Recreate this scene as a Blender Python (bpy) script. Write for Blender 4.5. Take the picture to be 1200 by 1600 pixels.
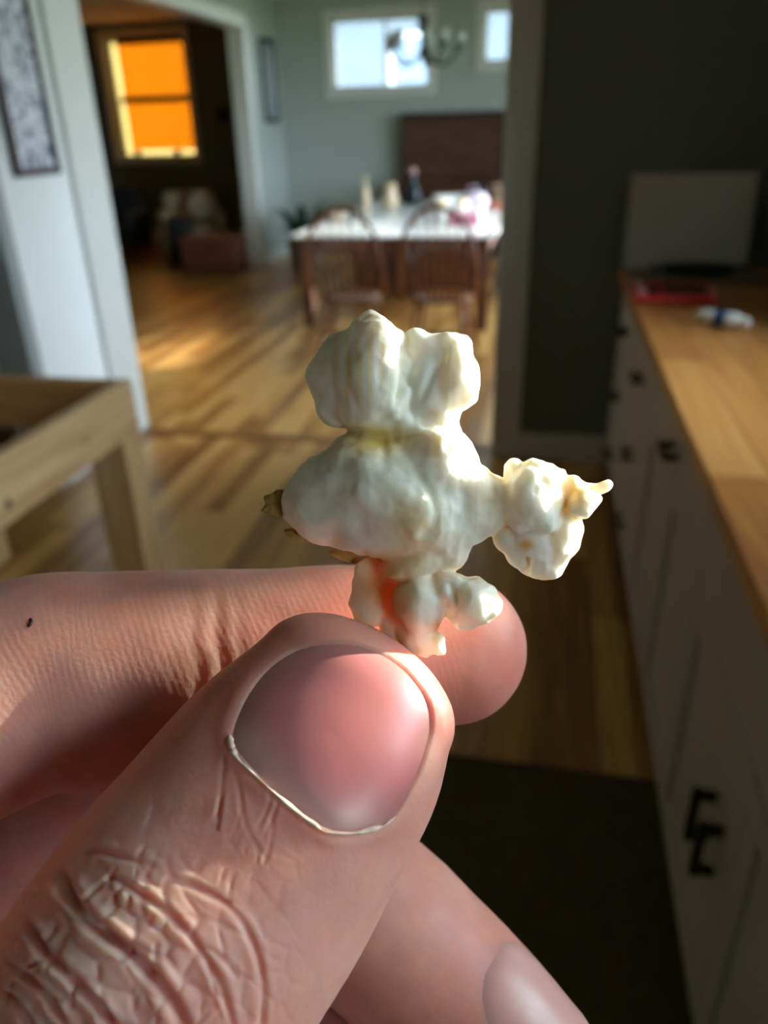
import bpy, bmesh, math, random
import numpy as np
from mathutils import Vector, Matrix

# ------------------------------------------------------------------ scene, camera, sky, sun, exposure
SC = bpy.context.scene
COL = SC.collection
for o in list(bpy.data.objects):
    bpy.data.objects.remove(o, do_unlink=True)

FPX = 1200.0                                   # focal length in pixels of the 1200 x 1600 frame
CAM = np.array([0.0, 0.0, 1.5])
PITCH, YAW, ROLL = [math.radians(v) for v in (26.5, 12.0, -1.5)]
_fw = np.array([-math.sin(YAW)*math.cos(PITCH), math.cos(YAW)*math.cos(PITCH), -math.sin(PITCH)])
_r0 = np.array([math.cos(YAW), math.sin(YAW), 0.0])
_u0 = np.cross(_r0, _fw)
CR = math.cos(ROLL)*_r0 + math.sin(ROLL)*_u0
CU = -math.sin(ROLL)*_r0 + math.cos(ROLL)*_u0
CF = _fw

cam_data = bpy.data.cameras.new('camera')
cam = bpy.data.objects.new('camera', cam_data)
COL.objects.link(cam)
SC.camera = cam
M = Matrix.Identity(4)
for i in range(3):
    M[i][0], M[i][1], M[i][2], M[i][3] = CR[i], CU[i], -CF[i], CAM[i]
cam.matrix_world = M
cam_data.sensor_fit = 'VERTICAL'
cam_data.sensor_height = 36.0
cam_data.sensor_width = 27.0
cam_data.lens = 36.0*FPX/1600.0
cam_data.clip_start = 0.005
cam_data.clip_end = 200
cam_data.dof.use_dof = True
cam_data.dof.focus_distance = 0.070
cam_data.dof.aperture_fstop = 26.0

world = bpy.data.worlds.new('sky')
SC.world = world
world.use_nodes = True
wn = world.node_tree
wn.nodes.clear()
w_out = wn.nodes.new('ShaderNodeOutputWorld')
w_bg = wn.nodes.new('ShaderNodeBackground')
w_bg.inputs['Color'].default_value = (0.72, 0.87, 1.0, 1)
w_bg.inputs['Strength'].default_value = 11.0
wn.links.new(w_bg.outputs[0], w_out.inputs[0])

SUN_TO = Vector((0.82, 0.55, 0.16)).normalized()      # towards the sun
sun_data = bpy.data.lights.new('sun', 'SUN')
sun_data.energy = 20.0
sun_data.color = (1.0, 0.93, 0.82)
sun_data.angle = math.radians(0.53)
sun = bpy.data.objects.new('sun', sun_data)
COL.objects.link(sun)
sun.rotation_euler = SUN_TO.to_track_quat('Z', 'Y').to_euler()
sun.location = (20, 18, 12)

vs = SC.view_settings
vs.view_transform = 'Standard'
vs.look = 'None'
vs.exposure = 0.52
vs.gamma = 1.0
vs.use_curve_mapping = False
SC.cycles.max_bounces = 10
SC.cycles.diffuse_bounces = 6
SC.cycles.transparent_max_bounces = 12
SC.cycles.sample_clamp_indirect = 8.0
SC.cycles.caustics_reflective = False
SC.cycles.caustics_refractive = False

random.seed(7)
rng = np.random.default_rng(11)

# ------------------------------------------------------------------ helpers
def ray(px, py):
    return CF + CR*(px-600)/FPX - CU*(py-800)/FPX

def on(px, py, ax, val):
    """world point where the line of sight of a photo pixel meets a plane X/Y/Z = val"""
    d = ray(px, py)
    return CAM + d*((val-CAM[ax])/d[ax])

def tag(o, label=None, cat=None, group=None, kind=None):
    if label: o['label'] = label
    if cat: o['category'] = cat
    if group: o['group'] = group
    if kind: o['kind'] = kind
    return o

def empty(name, loc=(0, 0, 0), rz=0.0, label=None, cat=None, group=None, kind=None):
    o = bpy.data.objects.new(name, None)
    COL.objects.link(o)
    o.location = loc
    o.rotation_euler = (0, 0, rz)
    o.empty_display_size = 0.05
    return tag(o, label, cat, group, kind)

def copy_tree(o, parent=None):
    c = o.copy()
    COL.objects.link(c)
    c.parent = parent
    for ch in list(o.children):
        copy_tree(ch, c)
    return c

class MB:
    """collects shapes, builds ONE mesh object"""
    def __init__(s):
        s.v = []; s.f = []; s.sm = []
    def add(s, vs_, fs, smooth=False):
        n = len(s.v)
        s.v += [tuple(p) for p in vs_]
        s.f += [tuple(i+n for i in f) for f in fs]
        s.sm += [smooth]*len(fs)
        return s
    def box(s, x0, x1, y0, y1, z0, z1, mtx=None):
        vs_ = [Vector((x, y, z)) for z in (z0, z1) for y in (y0, y1) for x in (x0, x1)]
        if mtx is not None: vs_ = [mtx @ p for p in vs_]
        return s.add(vs_, [(0, 2, 3, 1), (4, 5, 7, 6), (0, 1, 5, 4), (2, 6, 7, 3), (0, 4, 6, 2), (1, 3, 7, 5)])
    def bbox(s, x0, x1, y0, y1, z0, z1, b=0.003):
        """box with chamfered edges"""
        bm = bmesh.new()
        bmesh.ops.create_cube(bm, size=1.0)
        for p in bm.verts:
            p.co = Vector(((x0+x1)/2+p.co.x*(x1-x0), (y0+y1)/2+p.co.y*(y1-y0), (z0+z1)/2+p.co.z*(z1-z0)))
        bmesh.ops.bevel(bm, geom=bm.edges[:], offset=min(b, .45*min(x1-x0, y1-y0, z1-z0)), segments=1, affect='EDGES')
        bm.verts.index_update()
        s.add([p.co.copy() for p in bm.verts], [[q.index for q in f.verts] for f in bm.faces])
        bm.free()
        return s
    def tube(s, pts, rad, n=10, closed=False, caps=True):
        pts = [Vector(p) for p in pts]
        m = len(pts)
        if not hasattr(rad, '__len__'): rad = [rad]*m
        vs_ = []; prev = None
        for i, p in enumerate(pts):
            if closed: t = (pts[(i+1) % m]-pts[i-1])
            else: t = pts[min(i+1, m-1)]-pts[max(i-1, 0)]
            t.normalize()
            if prev is None:
                prev = t.orthogonal().normalized()
            a = (prev-t*prev.dot(t)).normalized()
            prev = a
            b = t.cross(a)
            for k in range(n):
                q = 2*math.pi*k/n
                vs_.append(p+(a*math.cos(q)+b*math.sin(q))*rad[i])
        fs = []
        for i in range(m if closed else m-1):
            j = (i+1) % m
            for k in range(n):
                l = (k+1) % n
                fs.append((i*n+k, i*n+l, j*n+l, j*n+k))
        if caps and not closed:
            fs.append(tuple(range(n-1, -1, -1)))
            fs.append(tuple((m-1)*n+k for k in range(n)))
        return s.add(vs_, fs, True)
    def lathe(s, prof, c=(0, 0, 0), n=20, mtx=None):
        """prof: list of (radius, z)"""
        vs_ = []
        for r, z in prof:
            for k in range(n):
                q = 2*math.pi*k/n
                p = Vector((c[0]+r*math.cos(q), c[1]+r*math.sin(q), c[2]+z))
                vs_.append(mtx @ p if mtx is not None else p)
        fs = []
        for i in range(len(prof)-1):
            for k in range(n):
                l = (k+1) % n
                fs.append((i*n+k, i*n+l, (i+1)*n+l, (i+1)*n+k))
        fs.append(tuple(range(n-1, -1, -1)))
        fs.append(tuple((len(prof)-1)*n+k for k in range(n)))
        return s.add(vs_, fs, True)
    def build(s, name, mat, parent=None, loc=None):
        me = bpy.data.meshes.new(name)
        me.from_pydata(s.v, [], s.f)
        me.polygons.foreach_set('use_smooth', s.sm)
        me.materials.append(mat)
        me.update()
        o = bpy.data.objects.new(name, me)
        COL.objects.link(o)
        o.parent = parent
        if loc is not None: o.location = loc
        return o

def smooth_by_angle(o, ang=40):
    me = o.data
    bm = bmesh.new(); bm.from_mesh(me)
    for e in bm.edges:
        if len(e.link_faces) == 2 and e.calc_face_angle(0) > math.radians(ang): e.smooth = False
    bm.to_mesh(me); bm.free()

def blob(mb, c, r, seed=0, amp=0.15, n=16, m=10):
    """lumpy ellipsoid"""
    rr = random.Random(seed)
    ph = [rr.uniform(0, 6.28) for _ in range(6)]
    vs_, fs = [], []
    for i in range(m+1):
        th = math.pi*i/m
        for k in range(n):
            q = 2*math.pi*k/n
            d = 1+amp*(math.sin(2*q+ph[0])*math.sin(th)+.6*math.sin(3*q+ph[1])*math.sin(2*th+ph[2])+.5*math.cos(3*th+ph[3]))*math.sin(th)
            vs_.append((c[0]+r[0]*d*math.sin(th)*math.cos(q), c[1]+r[1]*d*math.sin(th)*math.sin(q), c[2]+r[2]*d*math.cos(th)))
    for i in range(m):
        for k in range(n):
            l = (k+1) % n
            fs.append((i*n+k, (i+1)*n+k, (i+1)*n+l, i*n+l))
    mb.add(vs_, fs, True)
    return mb

# ------------------------------------------------------------------ materials
def srgb(r, g, b):
    def f(c):
        c /= 255.0
        return c/12.92 if c <= .04045 else ((c+.055)/1.055)**2.4
    return (f(r), f(g), f(b), 1)

MATS = {}
def mat(name, col, rough=0.6, var=0.08, scale=8.0, bump=0.0, bscale=60.0, metal=0.0, spec=0.4):
    """painted / plain surface with faint procedural mottling and relief"""
    if name in MATS: return MATS[name]
    m = bpy.data.materials.new(name); m.use_nodes = True
    nt = m.node_tree; b = nt.nodes['Principled BSDF']
    tc = nt.nodes.new('ShaderNodeTexCoord')
    nz = nt.nodes.new('ShaderNodeTexNoise'); nz.inputs['Scale'].default_value = scale; nz.inputs['Detail'].default_value = 4
    nt.links.new(tc.outputs['Object'], nz.inputs['Vector'])
    rp = nt.nodes.new('ShaderNodeValToRGB')
    c = col
    rp.color_ramp.elements[0].position = .3; rp.color_ramp.elements[1].position = .7
    rp.color_ramp.elements[0].color = (c[0]*(1-var), c[1]*(1-var), c[2]*(1-var), 1)
    rp.color_ramp.elements[1].color = (min(1, c[0]*(1+var)), min(1, c[1]*(1+var)), min(1, c[2]*(1+var)), 1)
    nt.links.new(nz.outputs['Fac'], rp.inputs['Fac'])
    nt.links.new(rp.outputs['Color'], b.inputs['Base Color'])
    b.inputs['Roughness'].default_value = rough
    b.inputs['Metallic'].default_value = metal
    b.inputs['Specular IOR Level'].default_value = spec
    if bump:
        n2 = nt.nodes.new('ShaderNodeTexNoise'); n2.inputs['Scale'].default_value = bscale
        nt.links.new(tc.outputs['Object'], n2.inputs['Vector'])
        bp = nt.nodes.new('ShaderNodeBump'); bp.inputs['Strength'].default_value = bump; bp.inputs['Distance'].default_value = .004
        nt.links.new(n2.outputs['Fac'], bp.inputs['Height'])
        nt.links.new(bp.outputs['Normal'], b.inputs['Normal'])
    MATS[name] = m
    return m

def wood(name, dark, mid, light, stretch=(14, 1.2, 14), rough=0.45, attr=False, knots=False):
    if name in MATS: return MATS[name]
    m = bpy.data.materials.new(name); m.use_nodes = True
    nt = m.node_tree; b = nt.nodes['Principled BSDF']
    tc = nt.nodes.new('ShaderNodeTexCoord')
    mp = nt.nodes.new('ShaderNodeMapping'); mp.inputs['Scale'].default_value = stretch
    nt.links.new(tc.outputs['Object'], mp.inputs['Vector'])
    nz = nt.nodes.new('ShaderNodeTexNoise'); nz.inputs['Scale'].default_value = 2.2; nz.inputs['Detail'].default_value = 6; nz.inputs['Distortion'].default_value = .8
    fac = nz.outputs['Fac']
    if attr:
        at = nt.nodes.new('ShaderNodeAttribute'); at.attribute_name = 'rnd'
        ad = nt.nodes.new('ShaderNodeVectorMath'); ad.operation = 'ADD'
        ml = nt.nodes.new('ShaderNodeMath'); ml.operation = 'MULTIPLY'; ml.inputs[1].default_value = 37.0
        nt.links.new(at.outputs['Fac'], ml.inputs[0])
        nt.links.new(mp.outputs['Vector'], ad.inputs[0]); nt.links.new(ml.outputs[0], ad.inputs[1])
        nt.links.new(ad.outputs[0], nz.inputs['Vector'])
        m1 = nt.nodes.new('ShaderNodeMath'); m1.operation = 'MULTIPLY_ADD'; m1.inputs[1].default_value = .62; m1.inputs[2].default_value = -.31
        nt.links.new(at.outputs['Fac'], m1.inputs[0])
        m2 = nt.nodes.new('ShaderNodeMath'); m2.operation = 'ADD'
        nt.links.new(m1.outputs[0], m2.inputs[0]); nt.links.new(fac, m2.inputs[1])
        fac = m2.outputs[0]
    else:
        nt.links.new(mp.outputs['Vector'], nz.inputs['Vector'])
    rp = nt.nodes.new('ShaderNodeValToRGB')
    e = rp.color_ramp.elements
    e[0].position = .22; e[0].color = dark
    e[1].position = .78; e[1].color = light
    k = e.new(.5); k.color = mid
    nt.links.new(fac, rp.inputs['Fac'])
    nt.links.new(rp.outputs['Color'], b.inputs['Base Color'])
    b.inputs['Roughness'].default_value = rough
    bp = nt.nodes.new('ShaderNodeBump'); bp.inputs['Strength'].default_value = .12; bp.inputs['Distance'].default_value = .002
    nt.links.new(nz.outputs['Fac'], bp.inputs['Height']); nt.links.new(bp.outputs['Normal'], b.inputs['Normal'])
    MATS[name] = m
    return m

def glass_mat():
    m = bpy.data.materials.new('window_glass'); m.use_nodes = True
    nt = m.node_tree; nt.nodes.clear()
    o = nt.nodes.new('ShaderNodeOutputMaterial')
    t = nt.nodes.new('ShaderNodeBsdfTransparent'); t.inputs[0].default_value = (.95, .97, .97, 1)
    g = nt.nodes.new('ShaderNodeBsdfGlossy'); g.inputs['Roughness'].default_value = .02
    fr = nt.nodes.new('ShaderNodeFresnel'); fr.inputs[0].default_value = 1.3
    mx = nt.nodes.new('ShaderNodeMixShader')
    nt.links.new(fr.outputs[0], mx.inputs[0]); nt.links.new(t.outputs[0], mx.inputs[1]); nt.links.new(g.outputs[0], mx.inputs[2])
    nt.links.new(mx.outputs[0], o.inputs[0])
    return m

def translucent_mat(name, col, tr, rough=.8):
    m = bpy.data.materials.new(name); m.use_nodes = True
    nt = m.node_tree; nt.nodes.clear()
    o = nt.nodes.new('ShaderNodeOutputMaterial')
    d = nt.nodes.new('ShaderNodeBsdfDiffuse'); d.inputs[0].default_value = col
    t = nt.nodes.new('ShaderNodeBsdfTranslucent'); t.inputs[0].default_value = col
    tc = nt.nodes.new('ShaderNodeTexCoord')
    wv = nt.nodes.new('ShaderNodeTexWave'); wv.inputs['Scale'].default_value = 60; wv.bands_direction = 'Z'
    nt.links.new(tc.outputs['Object'], wv.inputs[0])
    bp = nt.nodes.new('ShaderNodeBump'); bp.inputs['Strength'].default_value = .1
    nt.links.new(wv.outputs['Fac'], bp.inputs['Height']); nt.links.new(bp.outputs[0], d.inputs['Normal'])
    mx = nt.nodes.new('ShaderNodeMixShader'); mx.inputs[0].default_value = tr
    nt.links.new(d.outputs[0], mx.inputs[1]); nt.links.new(t.outputs[0], mx.inputs[2]); nt.links.new(mx.outputs[0], o.inputs[0])
    return m

M_WHITE = mat('white_wall_paint', srgb(236, 238, 236), .7, .02, 3, .1, 220)
M_GREY = mat('grey_green_wall_paint', srgb(160, 168, 162), .7, .03, 3, .1, 220)
M_DARKGREY = mat('dark_grey_wall_paint', srgb(106, 114, 110), .65, .03, 3, .1, 220)
M_LIVING = mat('olive_grey_wall_paint', srgb(104, 102, 90), .8, .04, 3, .1, 220)
M_CEIL = mat('ceiling_paint', srgb(225, 225, 220), .85, .02, 3, .1, 200)
M_TRIM = mat('white_trim_paint', srgb(205, 205, 200), .45, .02, 5)
M_CREAM = mat('cream_trim_paint', srgb(238, 220, 178), .5, .03, 5)
M_CAB = mat('cabinet_paint', srgb(168, 158, 142), .45, .03, 6)
M_BLACK = mat('black_metal', srgb(22, 22, 23), .4, .1, 20, metal=.3)
M_DARK = mat('dark_gap', srgb(30, 26, 22), .8, .1, 20)
M_PLANK = wood('floor_oak', srgb(134, 88, 42), srgb(176, 124, 64), srgb(208, 160, 94), (22, 1.1, 6), .32, attr=True)
M_BUTCHER = wood('butcher_block', srgb(172, 108, 54), srgb(198, 132, 68), srgb(214, 152, 86), (16, 1.0, 6), .35, attr=True)
M_PINE = wood('pine_lumber', srgb(186, 140, 92), srgb(214, 172, 124), srgb(228, 192, 146), (9, 1.0, 9), .6)
M_PINEV = wood('pine_lumber_upright', srgb(186, 140, 92), srgb(214, 172, 124), srgb(228, 192, 146), (9, 9, 1.0), .6)
M_PINEX = wood('pine_lumber_cross', srgb(150, 104, 60), srgb(184, 136, 86), srgb(206, 160, 110), (1.0, 9, 9), .6)  # cross rails: shade of the side turned from the windows put into colour
M_CHAIR = wood('chair_wood', srgb(70, 32, 12), srgb(112, 58, 24), srgb(146, 84, 38), (8, 8, 2), .35)
M_BROWN = wood('dark_walnut', srgb(44, 22, 12), srgb(72, 38, 22), srgb(96, 54, 32), (1.2, 6, 10), .4)
M_GLASS = glass_mat()

# ------------------------------------------------------------------ the setting
KX0, KX1, KY0, KY1 = -2.20, 0.95, -2.4, 3.66       # kitchen
DX0, DX1, DY0, DY1 = -3.45, 1.6, 3.80, 10.6        # dining room
LX0, LX1, LY0, LY1 = -8.6, -3.60, 4.4, 12.0        # living room

def wall(name, ax, p0, p1, a0, a1, z0, z1, m, holes=()):
    """slab between p0 and p1 on axis ax, spanning a0..a1 on the other axis, with rectangular holes (a0,a1,z0,z1)"""
    As = sorted({a0, a1, *[h[0] for h in holes], *[h[1] for h in holes]})
    Zs = sorted({z0, z1, *[h[2] for h in holes], *[h[3] for h in holes]})
    As = [a for a in As if a0 <= a <= a1]; Zs = [z for z in Zs if z0 <= z <= z1]
    mb = MB()
    for i in range(len(As)-1):
        for j in range(len(Zs)-1):
            ca, cz = (As[i]+As[i+1])/2, (Zs[j]+Zs[j+1])/2
            if any(h[0] < ca < h[1] and h[2] < cz < h[3] for h in holes): continue
            if ax == 0: mb.box(p0, p1, As[i], As[i+1], Zs[j], Zs[j+1])
            else: mb.box(As[i], As[i+1], p0, p1, Zs[j], Zs[j+1])
    return tag(mb.build(name, m), kind='structure')

# openings: (a0, a1, z0, z1)
W_K1 = (-0.04, 0.8345, 1.626, 2.20)        # kitchen, over the worktop, right wall
W_K2 = (-0.90, -0.50, 1.30, 1.90)  # unseen window, added as fill light on the front of the hand
W_K3 = (1.15, 2.45, 1.10, 1.75)
W_D1 = (-2.76, -1.56, 1.95, 2.70)      # dining, far wall
W_D2 = (-0.90, 0.30, 2.18, 2.72)
W_DR = (7.78, 9.60, .79, 2.55)        # dining, right wall
W_DR2 = (4.0, 7.6, 0.60, 2.60)
W_L = (-6.56, -5.32, 1.20, 2.78)       # living room

wall('wall_right', 0, KX1, KX1+.18, KY0, KY1, 0, 2.6, M_DARKGREY, [W_K1, W_K2, W_K3])
wall('wall_left', 0, KX0-.14, KX0, 2.95, KY1, 0, 2.6, M_WHITE)
wall('wall_left_near', 0, KX0-.14, KX0, KY0, 1.0, 0, 2.6, M_DARKGREY)
wall('wall_hall_left', 0, DX0-.15, DX0, .2, KY1, 0, 2.95, M_DARKGREY)
wall('wall_hall_near', 1, .06, .2, DX0-.15, KX0-.14, 0, 2.95, M_DARKGREY)
tag(MB().box(DX0, KX0-.14, .2, KY1, 2.6, 2.72).build('ceiling_hall', M_CEIL), kind='structure')
wall('wall_back', 1, KY0-.18, KY0, KX0-.14, KX1+.18, 0, 2.6, M_DARKGREY)
wall('wall_front', 1, KY1, KY1+.14, -0.20, DX1+.2, 0, 2.95, M_DARKGREY)
wall('wall_front_left', 1, KY1, KY1+.14, DX0-.15, -2.22, 0, 2.95, M_WHITE)
wall('wall_header', 1, KY1, KY1+.14, -2.22, -0.20, 2.40, 2.95, M_WHITE)
wall('wall_dining_far', 1, DY1, DY1+.18, DX0-.15, DX1+.2, 0, 2.95, M_GREY, [W_D1, W_D2])
wall('wall_dining_right', 0, DX1, DX1+.2, DY0, DY1, 0, 2.95, M_GREY, [W_DR, W_DR2])
wall('wall_dining_left', 0, LX1, DX0, DY0, DY1, 0, 2.95, M_GREY, [(5.2, 9.48, 0, 2.55)])
wall('wall_living_far', 1, LY1, LY1+.22, LX0, LX1+.15, 0, 2.95, M_LIVING, [W_L])
wall('wall_living_left', 0, LX0-.15, LX0, LY0, LY1+.22, 0, 2.95, M_LIVING)
wall('wall_living_near', 1, LY0-.15, LY0, LX0-.15, LX1, 0, 2.95, M_LIVING)
wall('wall_living_right', 0, LX1, LX1+.15, DY1+.18, LY1, 0, 2.95, M_LIVING)
tag(MB().box(KX0-.14, KX1+.18, KY0-.18, KY1, 2.6, 2.72).build('ceiling', M_CEIL), kind='structure')
tag(MB().box(LX0-.15, DX1+.2, KY1, LY1+.22, 2.95, 3.07).build('ceiling_dining', M_CEIL), kind='structure')

# floor: oak boards running along Y, the nearest 300 as boards of their own
floor = tag(MB().box(LX0, DX1, KY0, LY1, -.12, -.018).build('floor', M_DARK), kind='structure')
def plank_mesh(x0, x1, y0, y1, z0, z1, r, b=.0018):
    bm = MB().bbox(x0, x1, y0, y1, z0, z1, b)
    return bm
planks = []
PW = .092
row = 0
for zone, (x0, x1, y0, y1) in enumerate([(DX0, KX1, -.6, KY1+.07), (LX1, DX1, KY1+.13, DY1)]):
    n = int(math.ceil((x1-x0)/PW))
    for i in range(n):
        xa = x0+i*PW; xb = min(x1, xa+PW)
        y = y0-random.uniform(0, .9)
        while y < y1:
            L = random.uniform(.7, 1.9)
            ya, yb = max(y0, y), min(y1, y+L)
            if yb-ya > .03: planks.append((xa+.0006, xb-.0006, ya+.0006, yb-.0006, random.random()))
            y += L
def seen(p):
    cx, cy = (p[0]+p[1])/2, (p[2]+p[3])/2
    d = np.array([cx, cy, 0])-CAM
    z = d@CF
    if z < .3: return -1
    x, y = 600+FPX*(d@CR)/z, 800-FPX*(d@CU)/z
    if x < -60 or x > 1000 or y > 1750: return -1
    if y > 900 and x < 700: return -1
    if cx > .34 and cy < 3.66: return -1
    return 1/(d@d)
planks.sort(key=lambda p: -seen(p))
rest_v, rest_f, rest_r = [], [], []
for i, p in enumerate(planks):
    mb = plank_mesh(p[0], p[1], p[2], p[3], -.018, 0.0, p[4])
    if i < 300:
        o = mb.build('plank', M_PLANK, floor)
        a = o.data.attributes.new('rnd', 'FLOAT', 'POINT')
        a.data.foreach_set('value', [p[4]]*len(mb.v))
    else:
        k = len(rest_v)
        rest_v += mb.v; rest_f += [tuple(q+k for q in f) for f in mb.f]; rest_r += [p[4]]*len(mb.v)
me = bpy.data.meshes.new('planks_beyond'); me.from_pydata(rest_v, [], rest_f); me.materials.append(M_PLANK)
a = me.attributes.new('rnd', 'FLOAT', 'POINT'); a.data.foreach_set('value', rest_r)
o = bpy.data.objects.new('plank_field', me); COL.objects.link(o); o.parent = floor; tag(o, kind='stuff')
mb = MB().box(LX0, LX1, LY0, LY1, -.018, 0)
o = mb.build('living_room_boards', M_PLANK, floor); tag(o, kind='stuff')
a = o.data.attributes.new('rnd', 'FLOAT', 'POINT'); a.data.foreach_set('value', [.3]*len(mb.v))
mb = MB().bbox(-2.22, -.20, KY1+.055, KY1+.135, -.018, .006, .003)
o = tag(mb.build('trim_1', M_PLANK), kind='structure')                   # threshold board of the wide opening
a = o.data.attributes.new('rnd', 'FLOAT', 'POINT'); a.data.foreach_set('value', [.02]*len(mb.v))

# casings and baseboards
def trim(name, *boxes, m=M_TRIM):
    mb = MB()
    for b in boxes: mb.bbox(*b, .004)
    return tag(mb.build(name, m), kind='structure')
trim('trim_2', (-.215, -.075, KY1-.022, KY1+.16, 0, 2.40))                # right casing of the opening
trim('trim_3', (KX0, KX0+.022, KY1-.135, KY1+.16, 0, 2.40))              # left casing
trim('trim_4', (-2.18, -.075, KY1-.024, KY1+.16, 2.39, 2.50))
trim('baseboard_front', (-.075, .34, KY1-.018, KY1, 0, .135))
trim('baseboard_hall', (DX0+.002, KX0-.14, KY1-.018, KY1, 0, .135))
trim('baseboard_left', (KX0, KX0+.018, 3.02, KY1-.137, 0, .135))
trim('trim_5', (KX0-.16, KX0+.012, 2.93, 3.01, 0, 2.45), m=mat('grey_trim_paint', srgb(150, 152, 150), .5, .03, 5))  # white trim, its shadow side put into the grey colour
trim('trim_6', (LX1-.02, DX0+.025, 9.36, 9.50, 0, 2.55))                  # jamb of the living room opening
trim('trim_7', (LX1-.02, DX0+.022, 5.2, 9.5, 2.53, 2.66))
trim('baseboard_dining_far', (DX0, DX1, DY1-.018, DY1, 0, .14))
trim('baseboard_dining_left', (DX0, DX0+.018, 9.5, DY1-.02, 0, .14))
trim('baseboard_living', (LX0, LX1, LY1-.018, LY1, 0, .14))

# windows
WN = [0]
def window(ax, p_in, p_out, h, m=M_TRIM, casing=.09, bars=(), pane_at=.6, proud=-1, portal=None):
    """frame, casing, glass pane for a hole; ax = wall normal axis; p_in room side, p_out outside"""
    WN[0] += 1
    a0, a1, z0, z1 = h
    root = empty('window_%d' % WN[0], kind='structure')
    sg = 1 if p_out > p_in else -1
    def bx(mb, a, b, p, q, z, w, bev=.003):
        p, q = min(p, q), max(p, q)
        if ax == 0: mb.bbox(p, q, a, b, z, w, bev)
        else: mb.bbox(a, b, p, q, z, w, bev)
    c = MB(); t = .018
    e = p_in-sg*t
    bx(c, a0-casing, a0, e, p_in, z0-casing, z1+casing); bx(c, a1, a1+casing, e, p_in, z0-casing, z1+casing)
    bx(c, a0, a1, e, p_in, z1, z1+casing); bx(c, a0, a1, e, p_in, z0-casing, z0)
    c.build('casing', m, root)
    s = MB(); bx(s, a0-casing*.6, a1+casing*.6, p_in-sg*.05, p_in+sg*.02, z0-.022, z0)
    s.build('sill', m, root)
    f = MB(); w = .035
    pp = p_in+(p_out-p_in)*pane_at
    q0, q1 = pp-.018, pp+.018
    bx(f, a0, a0+w, q0, q1, z0, z1); bx(f, a1-w, a1, q0, q1, z0, z1)
    bx(f, a0+w, a1-w, q0, q1, z0, z0+w); bx(f, a0+w, a1-w, q0, q1, z1-w, z1)
    for kind, v in bars:
        if kind == 'v': bx(f, v-.018, v+.018, q0, q1, z0+w, z1-w)
        else: bx(f, a0+w, a1-w, q0, q1, v-.02, v+.02)
    f.build('sash', m, root)
    g = MB(); bx(g, a0+w*.6, a1-w*.6, pp-.002, pp+.002, z0+w*.6, z1-w*.6, .0005)
    g.build('pane', M_GLASS, root)
    ld = bpy.data.lights.new('daylight_portal', 'AREA')
    ld.shape = 'RECTANGLE'; ld.size = a1-a0; ld.size_y = z1-z0
    ld.cycles.is_portal = True
    lo = bpy.data.objects.new('daylight_portal', ld); COL.objects.link(lo)
    ctr = Vector((p_out+sg*.01, (a0+a1)/2, (z0+z1)/2)) if ax == 0 else Vector(((a0+a1)/2, p_out+sg*.01, (z0+z1)/2))
    lo.location = ctr
    d = Vector((-sg, 0, 0)) if ax == 0 else Vector((0, -sg, 0))
    lo.rotation_euler = d.to_track_quat('-Z', 'Z').to_euler()
    return root
window(1, DY1, DY1+.18, W_D1, bars=[('v', -2.10)])
window(1, DY1, DY1+.18, W_D2)
wl = window(1, LY1, LY1+.22, W_L, m=M_CREAM, bars=[('h', 1.98)], pane_at=.95)
window(0, KX1, KX1+.18, W_K1, bars=[])
window(0, KX1, KX1+.18, W_K2, bars=[])
window(0, KX1, KX1+.18, W_K3, bars=[('v', 1.8)])
window(0, DX1, DX1+.2, W_DR, bars=[])
window(0, DX1, DX1+.2, W_DR2, bars=[('v', 6.1)])

# orange shades in the living room window: two pieces, a dark rail between them
M_SHADE = translucent_mat('orange_shade_fabric', srgb(238, 146, 34), .72)
for z0, z1 in ((1.29, 1.95), (2.03, 2.70)):
    s = MB()
    n = 10
    for k in range(n):
        za, zb = z0+(z1-z0)*k/n, z0+(z1-z0)*(k+1)/n
        zm = (za+zb)/2
        s.add([(-6.43, LY1+.155, za), (-5.33, LY1+.155, za), (-5.33, LY1+.149, zm), (-6.43, LY1+.149, zm)], [(0, 1, 2, 3)])
        s.add([(-6.43, LY1+.149, zm), (-5.33, LY1+.149, zm), (-5.33, LY1+.155, zb), (-6.43, LY1+.155, zb)], [(0, 1, 2, 3)])
    sh = s.build('pleated_blind', M_SHADE)
    lo = z0 < 1.5
    tag(sh, 'orange fabric blind over the lower sash of the living room window' if lo else 'orange fabric blind over the upper sash of the living room window', 'blind', 'orange blinds in the living room window')
    MB().bbox(-6.44, -5.325, LY1+.115, LY1+.135, z1-.012, z1+.078, .004).build('rail', M_BROWN, sh)

s = MB(); s.bbox(-6.55, -5.325, LY1+.172, LY1+.176, 1.205, 2.775, .001)
o = tag(s.build('window_liner', translucent_mat('cream_liner_fabric', srgb(250, 228, 178), .85)), 'thin cream liner cloth behind the orange blinds in the living room window', 'window liner')  # added translucent sheet, imitates the bright cream strip of the sunlit jamb
MB().bbox(-6.55, -5.325, LY1+.168, LY1+.18, 2.765, 2.779, .002).build('hem', M_CREAM, o)

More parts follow.
